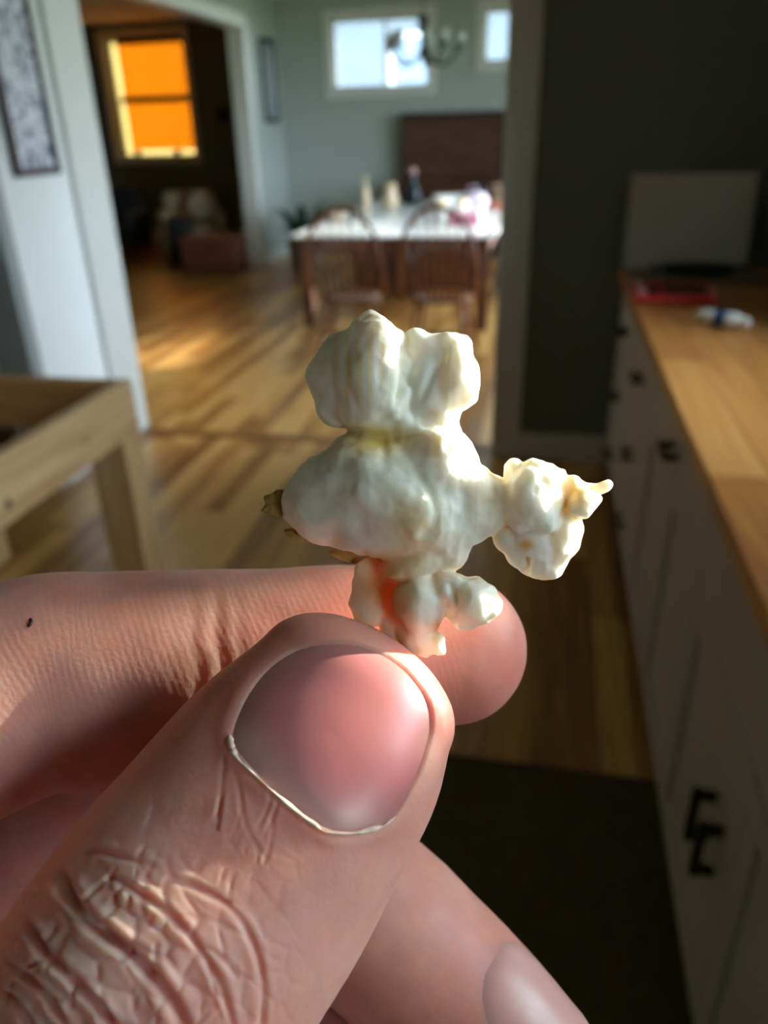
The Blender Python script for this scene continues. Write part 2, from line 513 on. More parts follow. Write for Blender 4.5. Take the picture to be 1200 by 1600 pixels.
# outdoors: lawn and the neighbour's house beyond the dining windows
tag(MB().box(-60, 60, -40, 90, -.6, -.4).build('ground', mat('lawn', srgb(120, 124, 92), .9, .25, .8)), kind='structure')
h = empty('neighbour_house', (-3, 24, -.4), label='white house seen outside through the high dining room window', cat='house')
mb = MB()
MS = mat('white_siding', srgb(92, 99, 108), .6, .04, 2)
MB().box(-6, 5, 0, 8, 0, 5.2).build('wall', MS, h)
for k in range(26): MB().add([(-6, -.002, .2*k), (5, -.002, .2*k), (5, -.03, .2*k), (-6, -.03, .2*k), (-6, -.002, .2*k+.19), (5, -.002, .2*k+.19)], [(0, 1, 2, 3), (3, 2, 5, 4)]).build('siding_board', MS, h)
MB().add([(-6.5, -.6, 5.1), (5.5, -.6, 5.1), (5.5, 8.6, 5.1), (-6.5, 8.6, 5.1), (-6.5, 4, 7.4), (5.5, 4, 7.4)], [(0, 1, 5, 4), (2, 3, 4, 5), (0, 4, 3), (1, 2, 5), (0, 3, 2, 1)]).build('roof', mat('grey_shingle', srgb(120, 122, 128), .8, .15, 4), h)
for x in (-4.2, -1.0, 2.4):
    f = MB().box(x-.6, x+.6, -.06, -.01, 2.6, 4.2).build('window', M_TRIM, h)
    MB().box(x-.5, x+.5, -.075, -.055, 2.7, 4.1).build('pane', mat('dark_pane', srgb(96, 108, 122), .1, .05, 3), f)

g = empty('garage', (10.2, 11.4, -.4), label='low grey garage standing outside beyond the dining room side windows', cat='garage')  # unseen block, added to stop direct sun through the dining side windows
MB().box(-1, 1, -1.5, 1.45, 0, 4.9).build('wall', mat('grey_siding', srgb(150, 152, 150), .7, .05, 2), g)
MB().bbox(-1.1, 1.1, -1.55, 1.5, 4.9, 5.05, .02).build('roof', mat('grey_shingle', srgb(120, 122, 128)), g)
MB().bbox(-1.03, -.99, -1.2, 1.2, 0, 2.3, .01).build('door', M_TRIM, g)

# ------------------------------------------------------------------ kitchen run on the right
FX = .335                                   # face of the doors and drawers
def pull(parent, y, z, vertical, L=.105):
    """black bar pull on two posts, on a face at X = FX"""
    mb = MB(); r = .0075; out = .024
    if vertical:
        mb.bbox(FX-out-2*r, FX-out, y-r, y+r, z-L/2, z+L/2, .002)
        for s in (-1, 1): mb.bbox(FX-out-r, FX, y-r, y+r, z+s*(L/2-.012)-r, z+s*(L/2-.012)+r, .001)
    else:
        mb.bbox(FX-out-2*r, FX-out, y-L/2, y+L/2, z-r, z+r, .002)
        for s in (-1, 1): mb.bbox(FX-out-r, FX, y+s*(L/2-.012)-r, y+s*(L/2-.012)+r, z-r, z+r, .001)
    return mb.build('pull', M_BLACK, parent)

def panel(parent, name, y0, y1, z0, z1, shaker=True):
    g = .0025; t = .02
    y0 += g; y1 -= g; z0 += g; z1 -= g
    mb = MB()
    if shaker:
        w = .058
        mb.bbox(FX, FX+t, y0, y0+w, z0, z1, .0015); mb.bbox(FX, FX+t, y1-w, y1, z0, z1, .0015)
        mb.bbox(FX, FX+t, y0+w, y1-w, z0, z0+w, .0015); mb.bbox(FX, FX+t, y0+w, y1-w, z1-w, z1, .0015)
        mb.box(FX+.009, FX+t, y0+w, y1-w, z0+w, z1-w)
    else:
        mb.bbox(FX, FX+t, y0, y1, z0, z1, .002)
    return mb.build(name, M_CAB, parent)

def cabinet(y0, y1, label, spec):
    c = empty('base_cabinet', (0, 0, 0), label=label, cat='cabinet', group='painted base cabinets along the right wall')
    b = MB().box(FX+.021, KX1-.002, y0+.0015, y1-.0015, .10, .889)
    b.build('body', mat('cabinet_body', srgb(150, 140, 124), .6, .05, 6), c)
    MB().box(FX+.085, FX+.10, y0+.0015, y1-.0015, 0.0, .10).build('toe_kick', M_DARK, c)
    ym = (y0+y1)/2
    if spec == 'drawers':
        for z0, z1, zh in ((.105, .385, .215), (.385, .615, .475), (.615, .885, .745)):
            d = panel(c, 'drawer', y0, y1, z0, z1, shaker=False)
            pull(d, ym, zh, False)
    else:
        zs, zh = spec
        d = panel(c, 'drawer', y0, y1, zs, .885, shaker=False)
        if zh: pull(d, ym, zh, False)
        for k, (a, b_) in enumerate(((y0, ym), (ym, y1))):
            dd = panel(c, 'door', a, b_, .105, zs)
            if zs < .7: pull(dd, ym+(-.032, .032)[k]+.10, .445+.008*k, True, .115)
    return c
cabinet(2.90, 3.56, 'painted three drawer base cabinet against the dark grey wall', 'drawers')
cabinet(2.26, 2.90, 'painted three drawer base cabinet between a drawer unit and the wide door unit', 'drawers')
cabinet(1.38, 2.26, 'painted base cabinet with a shallow drawer over two doors, beside the drawer units', (.73, .79))
cabinet(.38, 1.38, 'painted base cabinet with deep top drawer and two upright black pulls beside the floor mat', (.675, None))
cabinet(-.62, .38, 'painted base cabinet at the open end of the kitchen run', (.675, .79))
trim('trim_8', (FX+.002, KX1-.002, 3.561, KY1-.019, 0, .889), m=M_CAB)

# butcher block worktop, glued staves
wt = empty('worktop', (.31, 1.5, .89), label='butcher block worktop of honey coloured wooden staves along the right wall', cat='worktop')
nst = 6; sw = (KX1-.004-.31)/nst
for i in range(nst):
    y = -.62-random.uniform(0, .5)
    while y < KY1-.002:
        L = random.uniform(.7, 1.5)
        ya, yb = max(-.62, y), min(KY1-.002, y+L)
        if yb-ya > .04:
            mb = MB().bbox(i*sw+.0003, (i+1)*sw-.0003, ya-1.5+.0003, yb-1.5-.0003, 0, .04, .0012)
            o = mb.build('stave', M_BUTCHER, wt)
            a = o.data.attributes.new('rnd', 'FLOAT', 'POINT'); a.data.foreach_set('value', [random.random()]*len(mb.v))
        y += L
ZT = .931

# things on the worktop
b = MB()
ang = math.radians(8)
mtx = Matrix.Translation((.565, 3.545, ZT)) @ Matrix.Rotation(-ang, 4, 'X')
bd = empty('board', (0, 0, 0), label='pale grey rectangular board leaning on the dark wall behind the tray', cat='board')
mb = MB(); mb.box(-.245, .245, 0, .012, 0, .385, mtx); mb.build('panel', mat('pale_board', srgb(196, 194, 196), .5, .03, 6), bd)
mb = MB(); mb.box(-.252, -.24, -.004, .016, 0, .392, mtx); mb.box(.24, .252, -.004, .016, 0, .392, mtx); mb.box(-.24, .24, -.004, .016, .38, .392, mtx); mb.build('rim', mat('pale_rim', srgb(150, 148, 150), .5, .03, 6), bd)

tr = empty('serving_tray', (.60, 3.37, ZT), .05, label='shallow grey tray in front of the leaning board', cat='tray')
mb = MB(); mb.bbox(-.24, .24, -.13, .13, 0, .012, .003); mb.build('base', mat('grey_tray', srgb(120, 116, 108), .5, .05, 10), tr)
mb = MB()
for bx_ in ((-.25, -.235, -.14, .14), (.235, .25, -.14, .14), (-.235, .235, -.14, -.125), (-.235, .235, .125, .14)): mb.bbox(*bx_, 0, .016, .003)
mb.build('rim', mat('grey_tray', srgb(120, 116, 108)), tr)
ds = empty('baking_dish', (.60, 3.40, ZT+.012), 0, label='low dark green dish lying in the grey tray', cat='dish')
mb = MB(); mb.lathe([(.10, 0), (.13, .006), (.155, .035), (.148, .035), (.125, .012), (.02, .010)], n=28); o = mb.build('bowl', mat('dark_green_glaze', srgb(24, 44, 44), .25, .1, 10), ds); o.scale = (1.0, .55, 1)
for s_ in (-1, 1): MB().bbox(s_*.168-.018, s_*.168+.018, -.03, .03, .026, .034, .003).build('handle', mat('dark_green_glaze', srgb(24, 44, 44)), ds)

rc = empty('red_case', (.455, 2.98, ZT), -.04, label='open red plastic case with black inserts on the worktop edge', cat='case')
M_RED = mat('red_plastic', srgb(214, 62, 62), .4, .06, 10)
M_PINK = mat('pale_pink_plastic', srgb(226, 160, 156), .45, .08, 10)
mb = MB()
mb.bbox(-.135, .135, -.13, .13, 0, .014, .004)
for bx_ in ((-.135, -.125, -.13, .13), (.125, .135, -.13, .13), (-.125, .125, -.13, -.12), (-.125, .125, .12, .13), (-.052, -.044, -.12, .12)): mb.bbox(*bx_, .01, .034, .003)
mb.build('shell', M_RED, rc)
mb = MB(); mb.bbox(-.030, .112, -.085, .105, .012, .030, .006); mb.build('insert', mat('black_insert', srgb(20, 18, 26), .35, .1, 12), rc)
mb = MB(); mb.bbox(-.088, -.058, -.06, .07, .012, .030, .005); mb.build('insert', mat('black_insert', srgb(20, 18, 26)), rc)
mb = MB(); mb.bbox(-.134, -.096, -.128, .11, .014, .038, .006); mb.build('latch_strip', M_PINK, rc)
mb = MB(); mb.bbox(.116, .136, -.125, -.02, .014, .037, .005); mb.build('clasp', M_PINK, rc)

bt = empty('small_bottle', (.535, 2.52, ZT+.0245), -.62, label='small white bottle with a blue band lying on the worktop', cat='bottle')
RX = Matrix.Rotation(math.pi/2, 4, 'Y')
M_BW = mat('white_plastic', srgb(228, 226, 216), .35, .03, 12)
mb = MB(); mb.lathe([(.012, -.075), (.022, -.072), (.024, -.06), (.024, .045), (.020, .055), (.013, .060)], n=22, mtx=RX); mb.build('body', M_BW, bt)
mb = MB(); mb.lathe([(.0244, -.018), (.0246, -.016), (.0246, .018), (.0244, .020)], n=22, mtx=RX); mb.build('label_band', mat('blue_band', srgb(40, 84, 130), .4, .15, 30), bt)
mb = MB(); mb.lathe([(.014, .058), (.0155, .060), (.0155, .082), (.013, .085)], n=22, mtx=RX); mb.build('cap', M_BW, bt)

# floor mat by the cabinets
mt = empty('floor_mat', (-.35, .93, 0), label='dark olive woven floor mat in front of the base cabinets', cat='mat')
M_MAT = mat('olive_mat', srgb(70, 60, 40), .95, .18, 40, .6, 400)
MB().bbox(-.60, .725, -.58, .595, .0005, .008, .003).build('pile', M_MAT, mt)
mb = MB()
for bx_ in ((-.615, -.60, -.595, .61), (.725, .74, -.595, .61), (-.60, .725, -.595, -.58), (-.60, .725, .595, .61)): mb.bbox(*bx_, .0005, .0095, .003)
mb.build('binding', mat('mat_binding', srgb(52, 44, 32), .9, .1, 40), mt)

# ------------------------------------------------------------------ pine frame on the left
pf = empty('pine_table_frame', (-1.36, 2.30, 0), label='open frame of raw pine boards standing on the kitchen floor without a top', cat='table frame')
PX0, PX1, PY0, PY1 = -.80, 0.0, -1.65, 0.02
for x, y in ((-.14, -.10), (-.14, PY0), (PX0, -.10), (PX0, PY0)):
    MB().bbox(x, x+.14, y, y+.12, 0, .575, .003).build('post', M_PINEV, pf)
MB().bbox(-.045, 0, PY0, PY1, .577, .760, .004).build('rail', M_PINE, pf)
MB().bbox(PX0, PX0+.045, PY0, PY1, .577, .760, .004).build('rail', M_PINE, pf)
MB().bbox(PX0+.046, -.046, PY1-.045, PY1, .577, .757, .004).build('cross_rail', M_PINEX, pf)
MB().bbox(PX0+.046, -.046, PY0, PY0+.045, .577, .757, .004).build('cross_rail', M_PINEX, pf)
M_KNOT = mat('pine_knot', srgb(58, 34, 30), .6, .2, 60)
for y, z, r in ((-.70, .632, .011), (-.30, .655, .006), (-.14, .60, .005)):
    MB().lathe([(r*.3, 0), (r, .0006), (r*.9, .0012), (.0005, .0014)], n=12, mtx=Matrix.Translation((-.0005, y, z)) @ Matrix.Diagonal((1, 1, 1.45, 1)) @ Matrix.Rotation(math.pi/2, 4, 'Y')).build('knot', M_KNOT, pf)

# ------------------------------------------------------------------ pictures
def art_mat(name, scale, cols):
    m = bpy.data.materials.new(name); m.use_nodes = True
    nt = m.node_tree; b = nt.nodes['Principled BSDF']
    tc = nt.nodes.new('ShaderNodeTexCoord')
    nz = nt.nodes.new('ShaderNodeTexNoise'); nz.inputs['Scale'].default_value = scale; nz.inputs['Detail'].default_value = 3; nz.inputs['Distortion'].default_value = 1.5
    nt.links.new(tc.outputs['Object'], nz.inputs['Vector'])
    rp = nt.nodes.new('ShaderNodeValToRGB'); rp.color_ramp.interpolation = 'CONSTANT'
    e = rp.color_ramp.elements
    e[0].position = 0; e[0].color = cols[0]
    e[1].position = .62; e[1].color = cols[-1]
    for k, c in enumerate(cols[1:-1]):
        q = e.new(.36+.26*(k+.6)/(len(cols)-1)); q.color = c
    nt.links.new(nz.outputs['Fac'], rp.inputs['Fac']); nt.links.new(rp.outputs['Color'], b.inputs['Base Color'])
    b.inputs['Roughness'].default_value = .35
    return m
pc = empty('framed_picture', (KX0+.002, 3.268, 1.355), math.pi/2, label='framed grey blue collage print with a dark red frame on the white wall', cat='picture')
MB().box(-.135, .135, -.016, -.012, .03, .80).build('print', art_mat('collage_print', 16, [srgb(70, 78, 96), srgb(132, 138, 152), srgb(190, 186, 198), srgb(214, 214, 220), srgb(140, 128, 146)]), pc)
mb = MB()
for bx_ in ((-.157, -.132, 0, .83), (.132, .157, 0, .83), (-.132, .132, 0, .028), (-.132, .132, .80, .83)): mb.bbox(bx_[0], bx_[1], -.03, 0, bx_[2], bx_[3], .004)
mb.build('frame', mat('dark_red_frame', srgb(66, 34, 40), .4, .1, 20), pc)
pn = empty('narrow_picture', (DX0+.002, 10.16, 1.60), math.pi/2, label='narrow black framed picture beside the dining room corner', cat='picture')
MB().box(-.21, .21, -.016, -.012, .03, .86).build('print', art_mat('pale_print', 7, [srgb(120, 132, 140), srgb(158, 168, 172), srgb(188, 196, 198)]), pn)
mb = MB()
for bx_ in ((-.25, -.19, 0, .89), (.19, .25, 0, .89), (-.19, .19, 0, .06), (-.19, .19, .83, .89)): mb.bbox(bx_[0], bx_[1], -.03, 0, bx_[2], bx_[3], .004)
mb.build('frame', M_BLACK, pn)

# ------------------------------------------------------------------ dining room
TX0, TX1, TY0, TY1 = -2.05, -.40, 6.28, 9.45
dt = empty('dining_table', ((TX0+TX1)/2, (TY0+TY1)/2, 0), label='long white topped dining table with dark wooden apron and legs', cat='table')
hx, hy = (TX1-TX0)/2, (TY1-TY0)/2
MB().bbox(-hx, hx, -hy, hy, .725, .75, .006).build('tabletop', mat('white_table_top', srgb(226, 228, 232), .25, .02, 5), dt)
mb = MB()
for bx_ in ((-hx+.06, hx-.06, -hy+.05, -hy+.08), (-hx+.06, hx-.06, hy-.08, hy-.05), (-hx+.06, -hx+.09, -hy+.08, hy-.08), (hx-.09, hx-.06, -hy+.08, hy-.08)): mb.bbox(*bx_, .60, .724, .003)
mb.build('apron', M_BROWN, dt)
for x in (-hx+.05, hx-.14):
    for y in (-hy+.04, hy-.13): MB().bbox(x, x+.09, y, y+.09, 0, .724, .006).build('leg', M_BROWN, dt)

for y in (-hy+1.25, hy-.60): MB().bbox(-hx+.22, hx-.22, y, y+.05, .05, .70, .006).build('trestle_panel', M_BROWN, dt)  # added panels, put in to darken the space under the table

def windsor(name, loc, rz, label, m):
    """bow back chair; sits facing +Y, the back at -Y"""
    c = empty(name, loc, rz, label=label, cat='chair', group='bow back wooden chairs round the dining table')
    # saddle seat
    n = 28; vs_ = []; 
    prof = [(.0, -.034), (.75, -.034), (.97, -.018), (1.0, -.004), (.96, .004), (.6, -.004), (0, -.008)]
    for r, z in prof:
        for k in range(n):
            q = 2*math.pi*k/n
            rx = .225*(1+.06*math.sin(q)); ry = .215
            vs_.append((rx*r*math.cos(q), ry*r*math.sin(q), .45+z))
    fs = [(i*n+k, i*n+(k+1) % n, (i+1)*n+(k+1) % n, (i+1)*n+k) for i in range(len(prof)-1) for k in range(n)]
    MB().add(vs_, fs, True).build('seat', m, c)
    # bow
    pts = []
    for k in range(25):
        q = math.pi*k/24
        z = .45+.60*math.sin(q)**.62
        pts.append((-.265*math.cos(q)*(1 if abs(math.cos(q)) < .92 else .985), -.155-.10*(z-.45)/.6-.02*math.sin(q), z))
    MB().tube(pts, .017, 8).build('bow', m, c)
    for k in range(7):
        u = (k-3)/3.0
        xt = .215*u; xb = .14*u
        q = math.acos(max(-1, min(1, -xt/.265)))
        zt = .45+.60*math.sin(q)**.62
        MB().tube([(xb, -.165, .445), ((xb+xt)/2, -.165-.05*(zt-.45)/.6, (zt+.45)/2), (xt, -.155-.10*(zt-.45)/.6-.02, zt)], [.008, .012, .008], 6).build('spindle', m, c)
    legs = []
    for sx in (-1, 1):
        for sy in (-1, 1):
            a = Vector((sx*.145, sy*.13, .43)); b_ = Vector((sx*.225, sy*.22, 0))
            P = [a.lerp(b_, t) for t in (0, .2, .35, .42, .6, .8, 1)]
            MB().tube(P, [.013, .019, .021, .014, .019, .015, .010], 8).build('leg', m, c)
            legs.append((a, b_))
    mid = []
    for sx in (0, 2):
        p, q = legs[sx][0].lerp(legs[sx][1], .6), legs[sx+1][0].lerp(legs[sx+1][1], .6)
        MB().tube([p, p.lerp(q, .5), q], [.008, .013, .008], 7).build('stretcher', m, c)
        mid.append(p.lerp(q, .5))
    MB().tube([mid[0], mid[0].lerp(mid[1], .5), mid[1]], [.008, .013, .008], 7).build('stretcher', m, c)
    return c
windsor('dining_chair', (-1.345, 5.42, 0), .03, 'bow back wooden chair at the table end, nearer the living room', M_CHAIR)
windsor('dining_chair', (-.70, 5.46, 0), -.04, 'bow back wooden chair at the table end, nearer the dark grey wall', M_CHAIR)
M_CHAIRD = wood('dark_chair_wood', srgb(30, 24, 24), srgb(48, 38, 36), srgb(66, 52, 48), (8, 8, 2), .35)
windsor('dining_chair', (-.28, 7.8, 0), math.pi/2, 'dark bow back chair at the long side of the table', M_CHAIRD)

# brown cabinet against the far wall
hc = empty('tall_sideboard', (-1.24, 10.36, 0), label='dark brown wooden sideboard with tall back against the far dining wall', cat='sideboard')
MB().bbox(-.64, .64, -.22, .20, .08, .90, .006).build('body', M_BROWN, hc)
MB().bbox(-.66, .66, -.235, .205, .90, .93, .005).build('top', M_BROWN, hc)
MB().bbox(-.62, .62, .14, .19, .93, 1.62, .006).build('back_panel', M_BROWN, hc)
MB().bbox(-.655, .655, .10, .205, 1.62, 1.665, .005).build('cornice', mat('black_walnut', srgb(26, 20, 20), .4, .1, 20), hc)
MB().bbox(-.655, -.62, .10, .20, .93, 1.62, .004).build('side_strip', mat('black_walnut', srgb(26, 20, 20)), hc)
MB().bbox(.62, .655, .10, .20, .93, 1.62, .004).build('side_strip', mat('black_walnut', srgb(26, 20, 20)), hc)
for k in range(2):
    d = MB().bbox(-.62+k*.625, -.005+k*.625, -.24, -.221, .12, .88, .004).build('door', M_BROWN, hc)
    MB().lathe([(.008, 0), (.008, .012), (.016, .018), (.012, .03), (.003, .032)], n=12, mtx=Matrix.Translation((-.06 if k == 0 else .06, -.24, .55)) @ Matrix.Rotation(math.pi/2, 4, 'X')).build('knob', M_BLACK, d)
for x in (-.60, .54):
    for y in (-.20, .12): MB().bbox(x, x+.06, y, y+.06, 0, .08, .003).build('foot', M_BROWN, hc)

# chandelier over the table
cx, cy = -1.08, 7.5
ch = empty('chandelier', (cx, cy, 2.05), label='black iron chandelier with curved arms and glass cups above the table', cat='chandelier')
MB().tube([(-.07, 0, .895), (-.07, 0, .20)], .006, 6).build('chain', M_BLACK, ch)
MB().lathe([(.02, .30), (.045, .28), (.045, .20), (.03, .17), (.02, .10), (.035, .04), (.02, -.02), (.004, -.05)], (-.07, 0, .0), 16).build('column', M_BLACK, ch)
M_FROST = mat('frosted_glass_cup', srgb(132, 138, 130), .3, .05, 12)
for k in range(5):
    q = 2*math.pi*k/5+.35
    dx, dy = math.cos(q), math.sin(q)
    pts = []
    for t in [i/10 for i in range(11)]:
        r = .02+.29*t
        z = .03-.13*math.sin(math.pi*t*.9)+.06*t
        pts.append((-.07+dx*r, dy*r, z))
    ar = MB().tube(pts, .012, 7).build('arm', M_BLACK, ch)
    e = pts[-1]
    MB().lathe([(.01, 0), (.048, .008), (.052, .022), (.02, .024)], e, 14).build('drip_cup', M_BLACK, ar)
    MB().lathe([(.02, .024), (.045, .05), (.055, .09), (.05, .12), (.047, .12), (.051, .09), (.042, .055), (.01, .03)], e, 14).build('glass_shade', M_FROST, ar)

# things on the table
ZD = .7505
def tbl(px, py): 
    p = on(px, py, 2, .75); return p[0], p[1]
def lathe_thing(name, loc, prof, m, label, cat, parts=(), n=18):
    t = empty(name, loc, label=label, cat=cat)
    MB().lathe(prof, n=n).build('body', m, t)
    for pname, pp, pm in parts: MB().lathe(pp, n=n).build(pname, pm, t)
    return t
M_CER = mat('beige_ceramic', srgb(214, 190, 160), .35, .08, 12)
M_CLR = mat('pale_jar_glass', srgb(206, 206, 196), .15, .05, 12)
M_LID = mat('brass_lid', srgb(200, 170, 110), .35, .05, 12, metal=.5)
M_GRN = mat('dark_bottle', srgb(24, 34, 38), .25, .1, 12)
lathe_thing('bottle', (-1.86, 8.25, ZD), [(.04, 0), (.045, .02), (.045, .17), (.02, .23), (.018, .29), (.022, .30), (.01, .302)], M_CER, 'tall beige bottle at the table edge near the potted plant', 'bottle', [('stopper', [(.014, .30), (.02, .305), (.016, .33), (.004, .332)], M_LID)])
lathe_thing('pitcher', (-1.62, 8.35, ZD), [(.05, 0), (.075, .05), (.08, .12), (.05, .19), (.06, .24), (.05, .24), (.04, .19), (.01, .18)], M_CER, 'rounded beige pitcher standing beside the tall beige bottle', 'pitcher', [('rim', [(.058, .238), (.064, .241), (.064, .25), (.056, .252)], M_LID)])
lathe_thing('bowl', (-1.93, 7.35, ZD), [(.04, 0), (.05, .008), (.10, .07), (.094, .07), (.05, .02), (.005, .018)], M_CER, 'small cream bowl on the table edge towards the living room', 'bowl', [('foot', [(.045, -.0), (.045, .012), (.03, .013)], M_CER)])
for x, y, M_JAR in ((-.98, 7.45, 'clear storage jar with brass lid nearer the stack of paper'), (-.80, 7.5, 'clear storage jar with brass lid nearer the lilac bag')):
    o = lathe_thing('jar', (x, y, ZD), [(.045, 0), (.055, .01), (.055, .11), (.042, .13), (.02, .131)], M_CLR, M_JAR, 'jar', [('lid', [(.044, .13), (.047, .132), (.047, .155), (.02, .158)], M_LID)])
    o['group'] = 'storage jars on the dining table'
lathe_thing('dark_vase', (-1.50, 9.0, ZD), [(.10, 0), (.12, .03), (.10, .12), (.05, .22), (.035, .30), (.04, .31), (.02, .31)], M_GRN, 'dark tapering vase with a pinkish mouth at the far end of the table', 'vase', [('mouth', [(.036, .305), (.045, .315), (.045, .36), (.03, .362)], mat('dusty_pink', srgb(190, 150, 146), .6, .1, 12))])
t = empty('paper_stack', (-1.55, 7.0, ZD), .2, label='stack of white paper sheets on the table behind the first chair', cat='paper')
for k in range(3):
    MB().box(-.15, .15, -.21, .21, .003*k, .003*k+.0025, Matrix.Rotation(.05*k, 4, 'Z')).build('sheet', mat('white_paper', srgb(238, 238, 236), .7, .02, 10), t)
t = empty('pink_box', (-.70, 7.05, ZD), -.15, label='pink cardboard box with paler lid on the white table', cat='box')
MB().bbox(-.13, .13, -.10, .10, 0, .07, .004).build('body', mat('pink_card', srgb(196, 112, 136), .7, .05, 10), t)
MB().bbox(-.134, .134, -.104, .104, .07, .10, .004).build('lid', mat('pale_pink_card', srgb(214, 168, 184), .7, .05, 10), t)
t = empty('lilac_bag', (-.72, 7.75, ZD+.004), .1, label='crumpled lilac paper bag standing behind the pink box', cat='bag')
blob(MB(), (0, 0, .10), (.12, .08, .10), 3, .2).build('bag', mat('lilac_paper', srgb(196, 184, 206), .7, .1, 14), t)
MB().tube([(-.05, 0, .19), (-.03, 0, .25), (.03, 0, .25), (.05, 0, .19)], .005, 6).build('handle', mat('lilac_paper', srgb(196, 184, 206)), t)
t = empty('white_box', (-.98, 8.6, ZD), .3, label='low white carton at the far end of the table', cat='box')
MB().bbox(-.22, .22, -.14, .14, 0, .12, .004).build('body', mat('white_paper', srgb(238, 238, 236)), t)
MB().bbox(-.225, .225, -.02, .02, .12, .1215, .0005).build('tape', M_CER, t)
t = empty('dark_kettle', (-.78, 9.15, ZD), 0, label='dark blue kettle at the far end of the white table', cat='kettle')
MB().lathe([(.09, 0), (.11, .03), (.10, .12), (.06, .17), (.02, .18), (.015, .20), (.004, .205)]).build('body', mat('navy_enamel', srgb(24, 32, 48), .25, .1, 12), t)
MB().tube([(-.10, 0, .10), (-.15, 0, .14), (-.17, 0, .18)], [.022, .014, .010], 8).build('spout', mat('navy_enamel', srgb(24, 32, 48)), t)
MB().tube([(-.07, 0, .15), (-.05, 0, .24), (.05, 0, .24), (.07, 0, .15)], .007, 6).build('handle', M_BLACK, t)
t = empty('coral_tin', (-.52, 8.35, ZD), 0, label='low coral tin near the table edge by the dark kettle', cat='tin')
MB().lathe([(.085, 0), (.09, .004), (.09, .05), (.085, .052), (.01, .052)], n=20).build('body', mat('coral_tin', srgb(226, 140, 110), .4, .05, 12), t)
MB().lathe([(.092, .045), (.093, .05), (.093, .07), (.088, .074), (.01, .074)], n=20).build('lid', mat('coral_tin', srgb(226, 140, 110)), t)
t = empty('tan_basket', (-.56, 9.3, ZD), 0, label='tan woven basket on the table beside the dark kettle', cat='basket')
MB().lathe([(.08, 0), (.10, .02), (.12, .16), (.112, .16), (.09, .03), (.01, .028)]).build('body', mat('tan_wicker', srgb(176, 150, 118), .8, .2, 60, .6, 120), t)
MB().tube([(.12*math.cos(q), .12*math.sin(q), .16) for q in [2*math.pi*k/20 for k in range(20)]], .008, 6, closed=True).build('rim', mat('tan_wicker', srgb(176, 150, 118)), t)

# potted plant in the corner
pp = empty('potted_plant', (-2.90, 9.3, 0), label='dark green leafy plant in a pale pot by the dining room corner', cat='plant')
MB().lathe([(.12, 0), (.13, .01), (.165, .30), (.175, .30), (.175, .34), (.155, .34), (.15, .29), (.01, .28)]).build('pot', mat('pale_pot', srgb(120, 110, 100), .6, .06, 12), pp)
M_LEAF = mat('dark_leaf', srgb(34, 76, 54), .45, .25, 30)
for k in range(22):
    q = 2*math.pi*k*.382; L = random.uniform(.28, .46); up = random.uniform(1.0, 2.1)
    d = Vector((math.cos(q), math.sin(q), 0)); s_ = Vector((-math.sin(q), math.cos(q), 0))
    vs_ = []
    for i in range(7):
        t = i/6
        c_ = d*(L*t*(1-.15*t))+Vector((0, 0, .30+L*(up*t-.75*t*t)))
        w = .052*math.sin(math.pi*min(1, .08+.92*t))**.8
        vs_ += [c_-s_*w+Vector((0, 0, .012)), c_, c_+s_*w+Vector((0, 0, .012))]
    fs = [(i*3+j, i*3+j+1, i*3+j+4, i*3+j+3) for i in range(6) for j in (0, 1)]
    MB().add(vs_, fs, True).build('leaf', M_LEAF, pp)

# ------------------------------------------------------------------ living room
def armchair(loc, rz, label, m, w=.85, h=.82, sh=.42):
    a = empty('armchair', loc, rz, label=label, cat='armchair')
    def cush(name, *b):
        o = MB().bbox(*b, .05).build(name, m, a)
        md = o.modifiers.new('soft', 'BEVEL'); md.width = .03; md.segments = 3
        return o
    cush('seat', -w/2+.14, w/2-.14, -.38, .25, .12, sh)
    cush('backrest', -w/2+.10, w/2-.10, .20, .42, .12, h)
    cush('armrest', -w/2, -w/2+.16, -.40, .40, .10, .60)
    cush('armrest', w/2-.16, w/2, -.40, .40, .10, .60)
    for x in (-w/2+.06, w/2-.10):
        for y in (-.36, .32): MB().bbox(x, x+.05, y, y+.05, 0, .12, .004).build('foot', M_BROWN, a)
    return a
armchair((-4.72, 10.25, 0), .5, 'cream upholstered armchair under the orange shaded window', mat('cream_upholstery', srgb(176, 164, 128), .9, .08, 20, .3, 300))
armchair((-6.05, 10.2, 0), .15, 'black upholstered armchair near the living room window', mat('black_upholstery', srgb(26, 24, 24), .8, .1, 20, .3, 300), w=1.2, h=.86)
t = empty('cushion', (-4.50, 10.20, .42), .5, label='pale cushion propped on the cream armchair', cat='cushion')
blob(MB(), (0, 0, .23), (.20, .09, .20), 5, .06).build('cover', mat('pale_cushion', srgb(206, 198, 170), .9, .06, 20), t)
blob(MB(), (0, -.082, .23), (.02, .01, .02), 5, .0, 8, 6).build('button', M_BROWN, t)
t = empty('speaker', (-4.50, 9.42, 0), .3, label='black floor speaker standing in front of the cream armchair', cat='speaker')
o = MB().bbox(-.15, .15, -.13, .13, .02, .60, .03).build('cabinet', mat('black_speaker', srgb(14, 18, 20), .5, .1, 20), t)
for z, r in ((.40, .06), (.20, .10)): MB().lathe([(r, 0), (r, .008), (r*.85, .012), (r*.3, .002), (.003, .006)], n=18, mtx=Matrix.Translation((0, -.13, z)) @ Matrix.Rotation(math.pi/2, 4, 'X')).build('cone', M_BLACK, t)
MB().bbox(-.16, .16, -.14, .14, 0, .02, .004).build('base', M_BLACK, t)
t = empty('wooden_chest', (-3.92, 9.10, 0), 0, label='low reddish brown wooden chest on the living room floor', cat='chest')
M_CHEST = wood('reddish_chest', srgb(70, 34, 20), srgb(104, 54, 34), srgb(128, 72, 46), (1.5, 8, 8), .45)
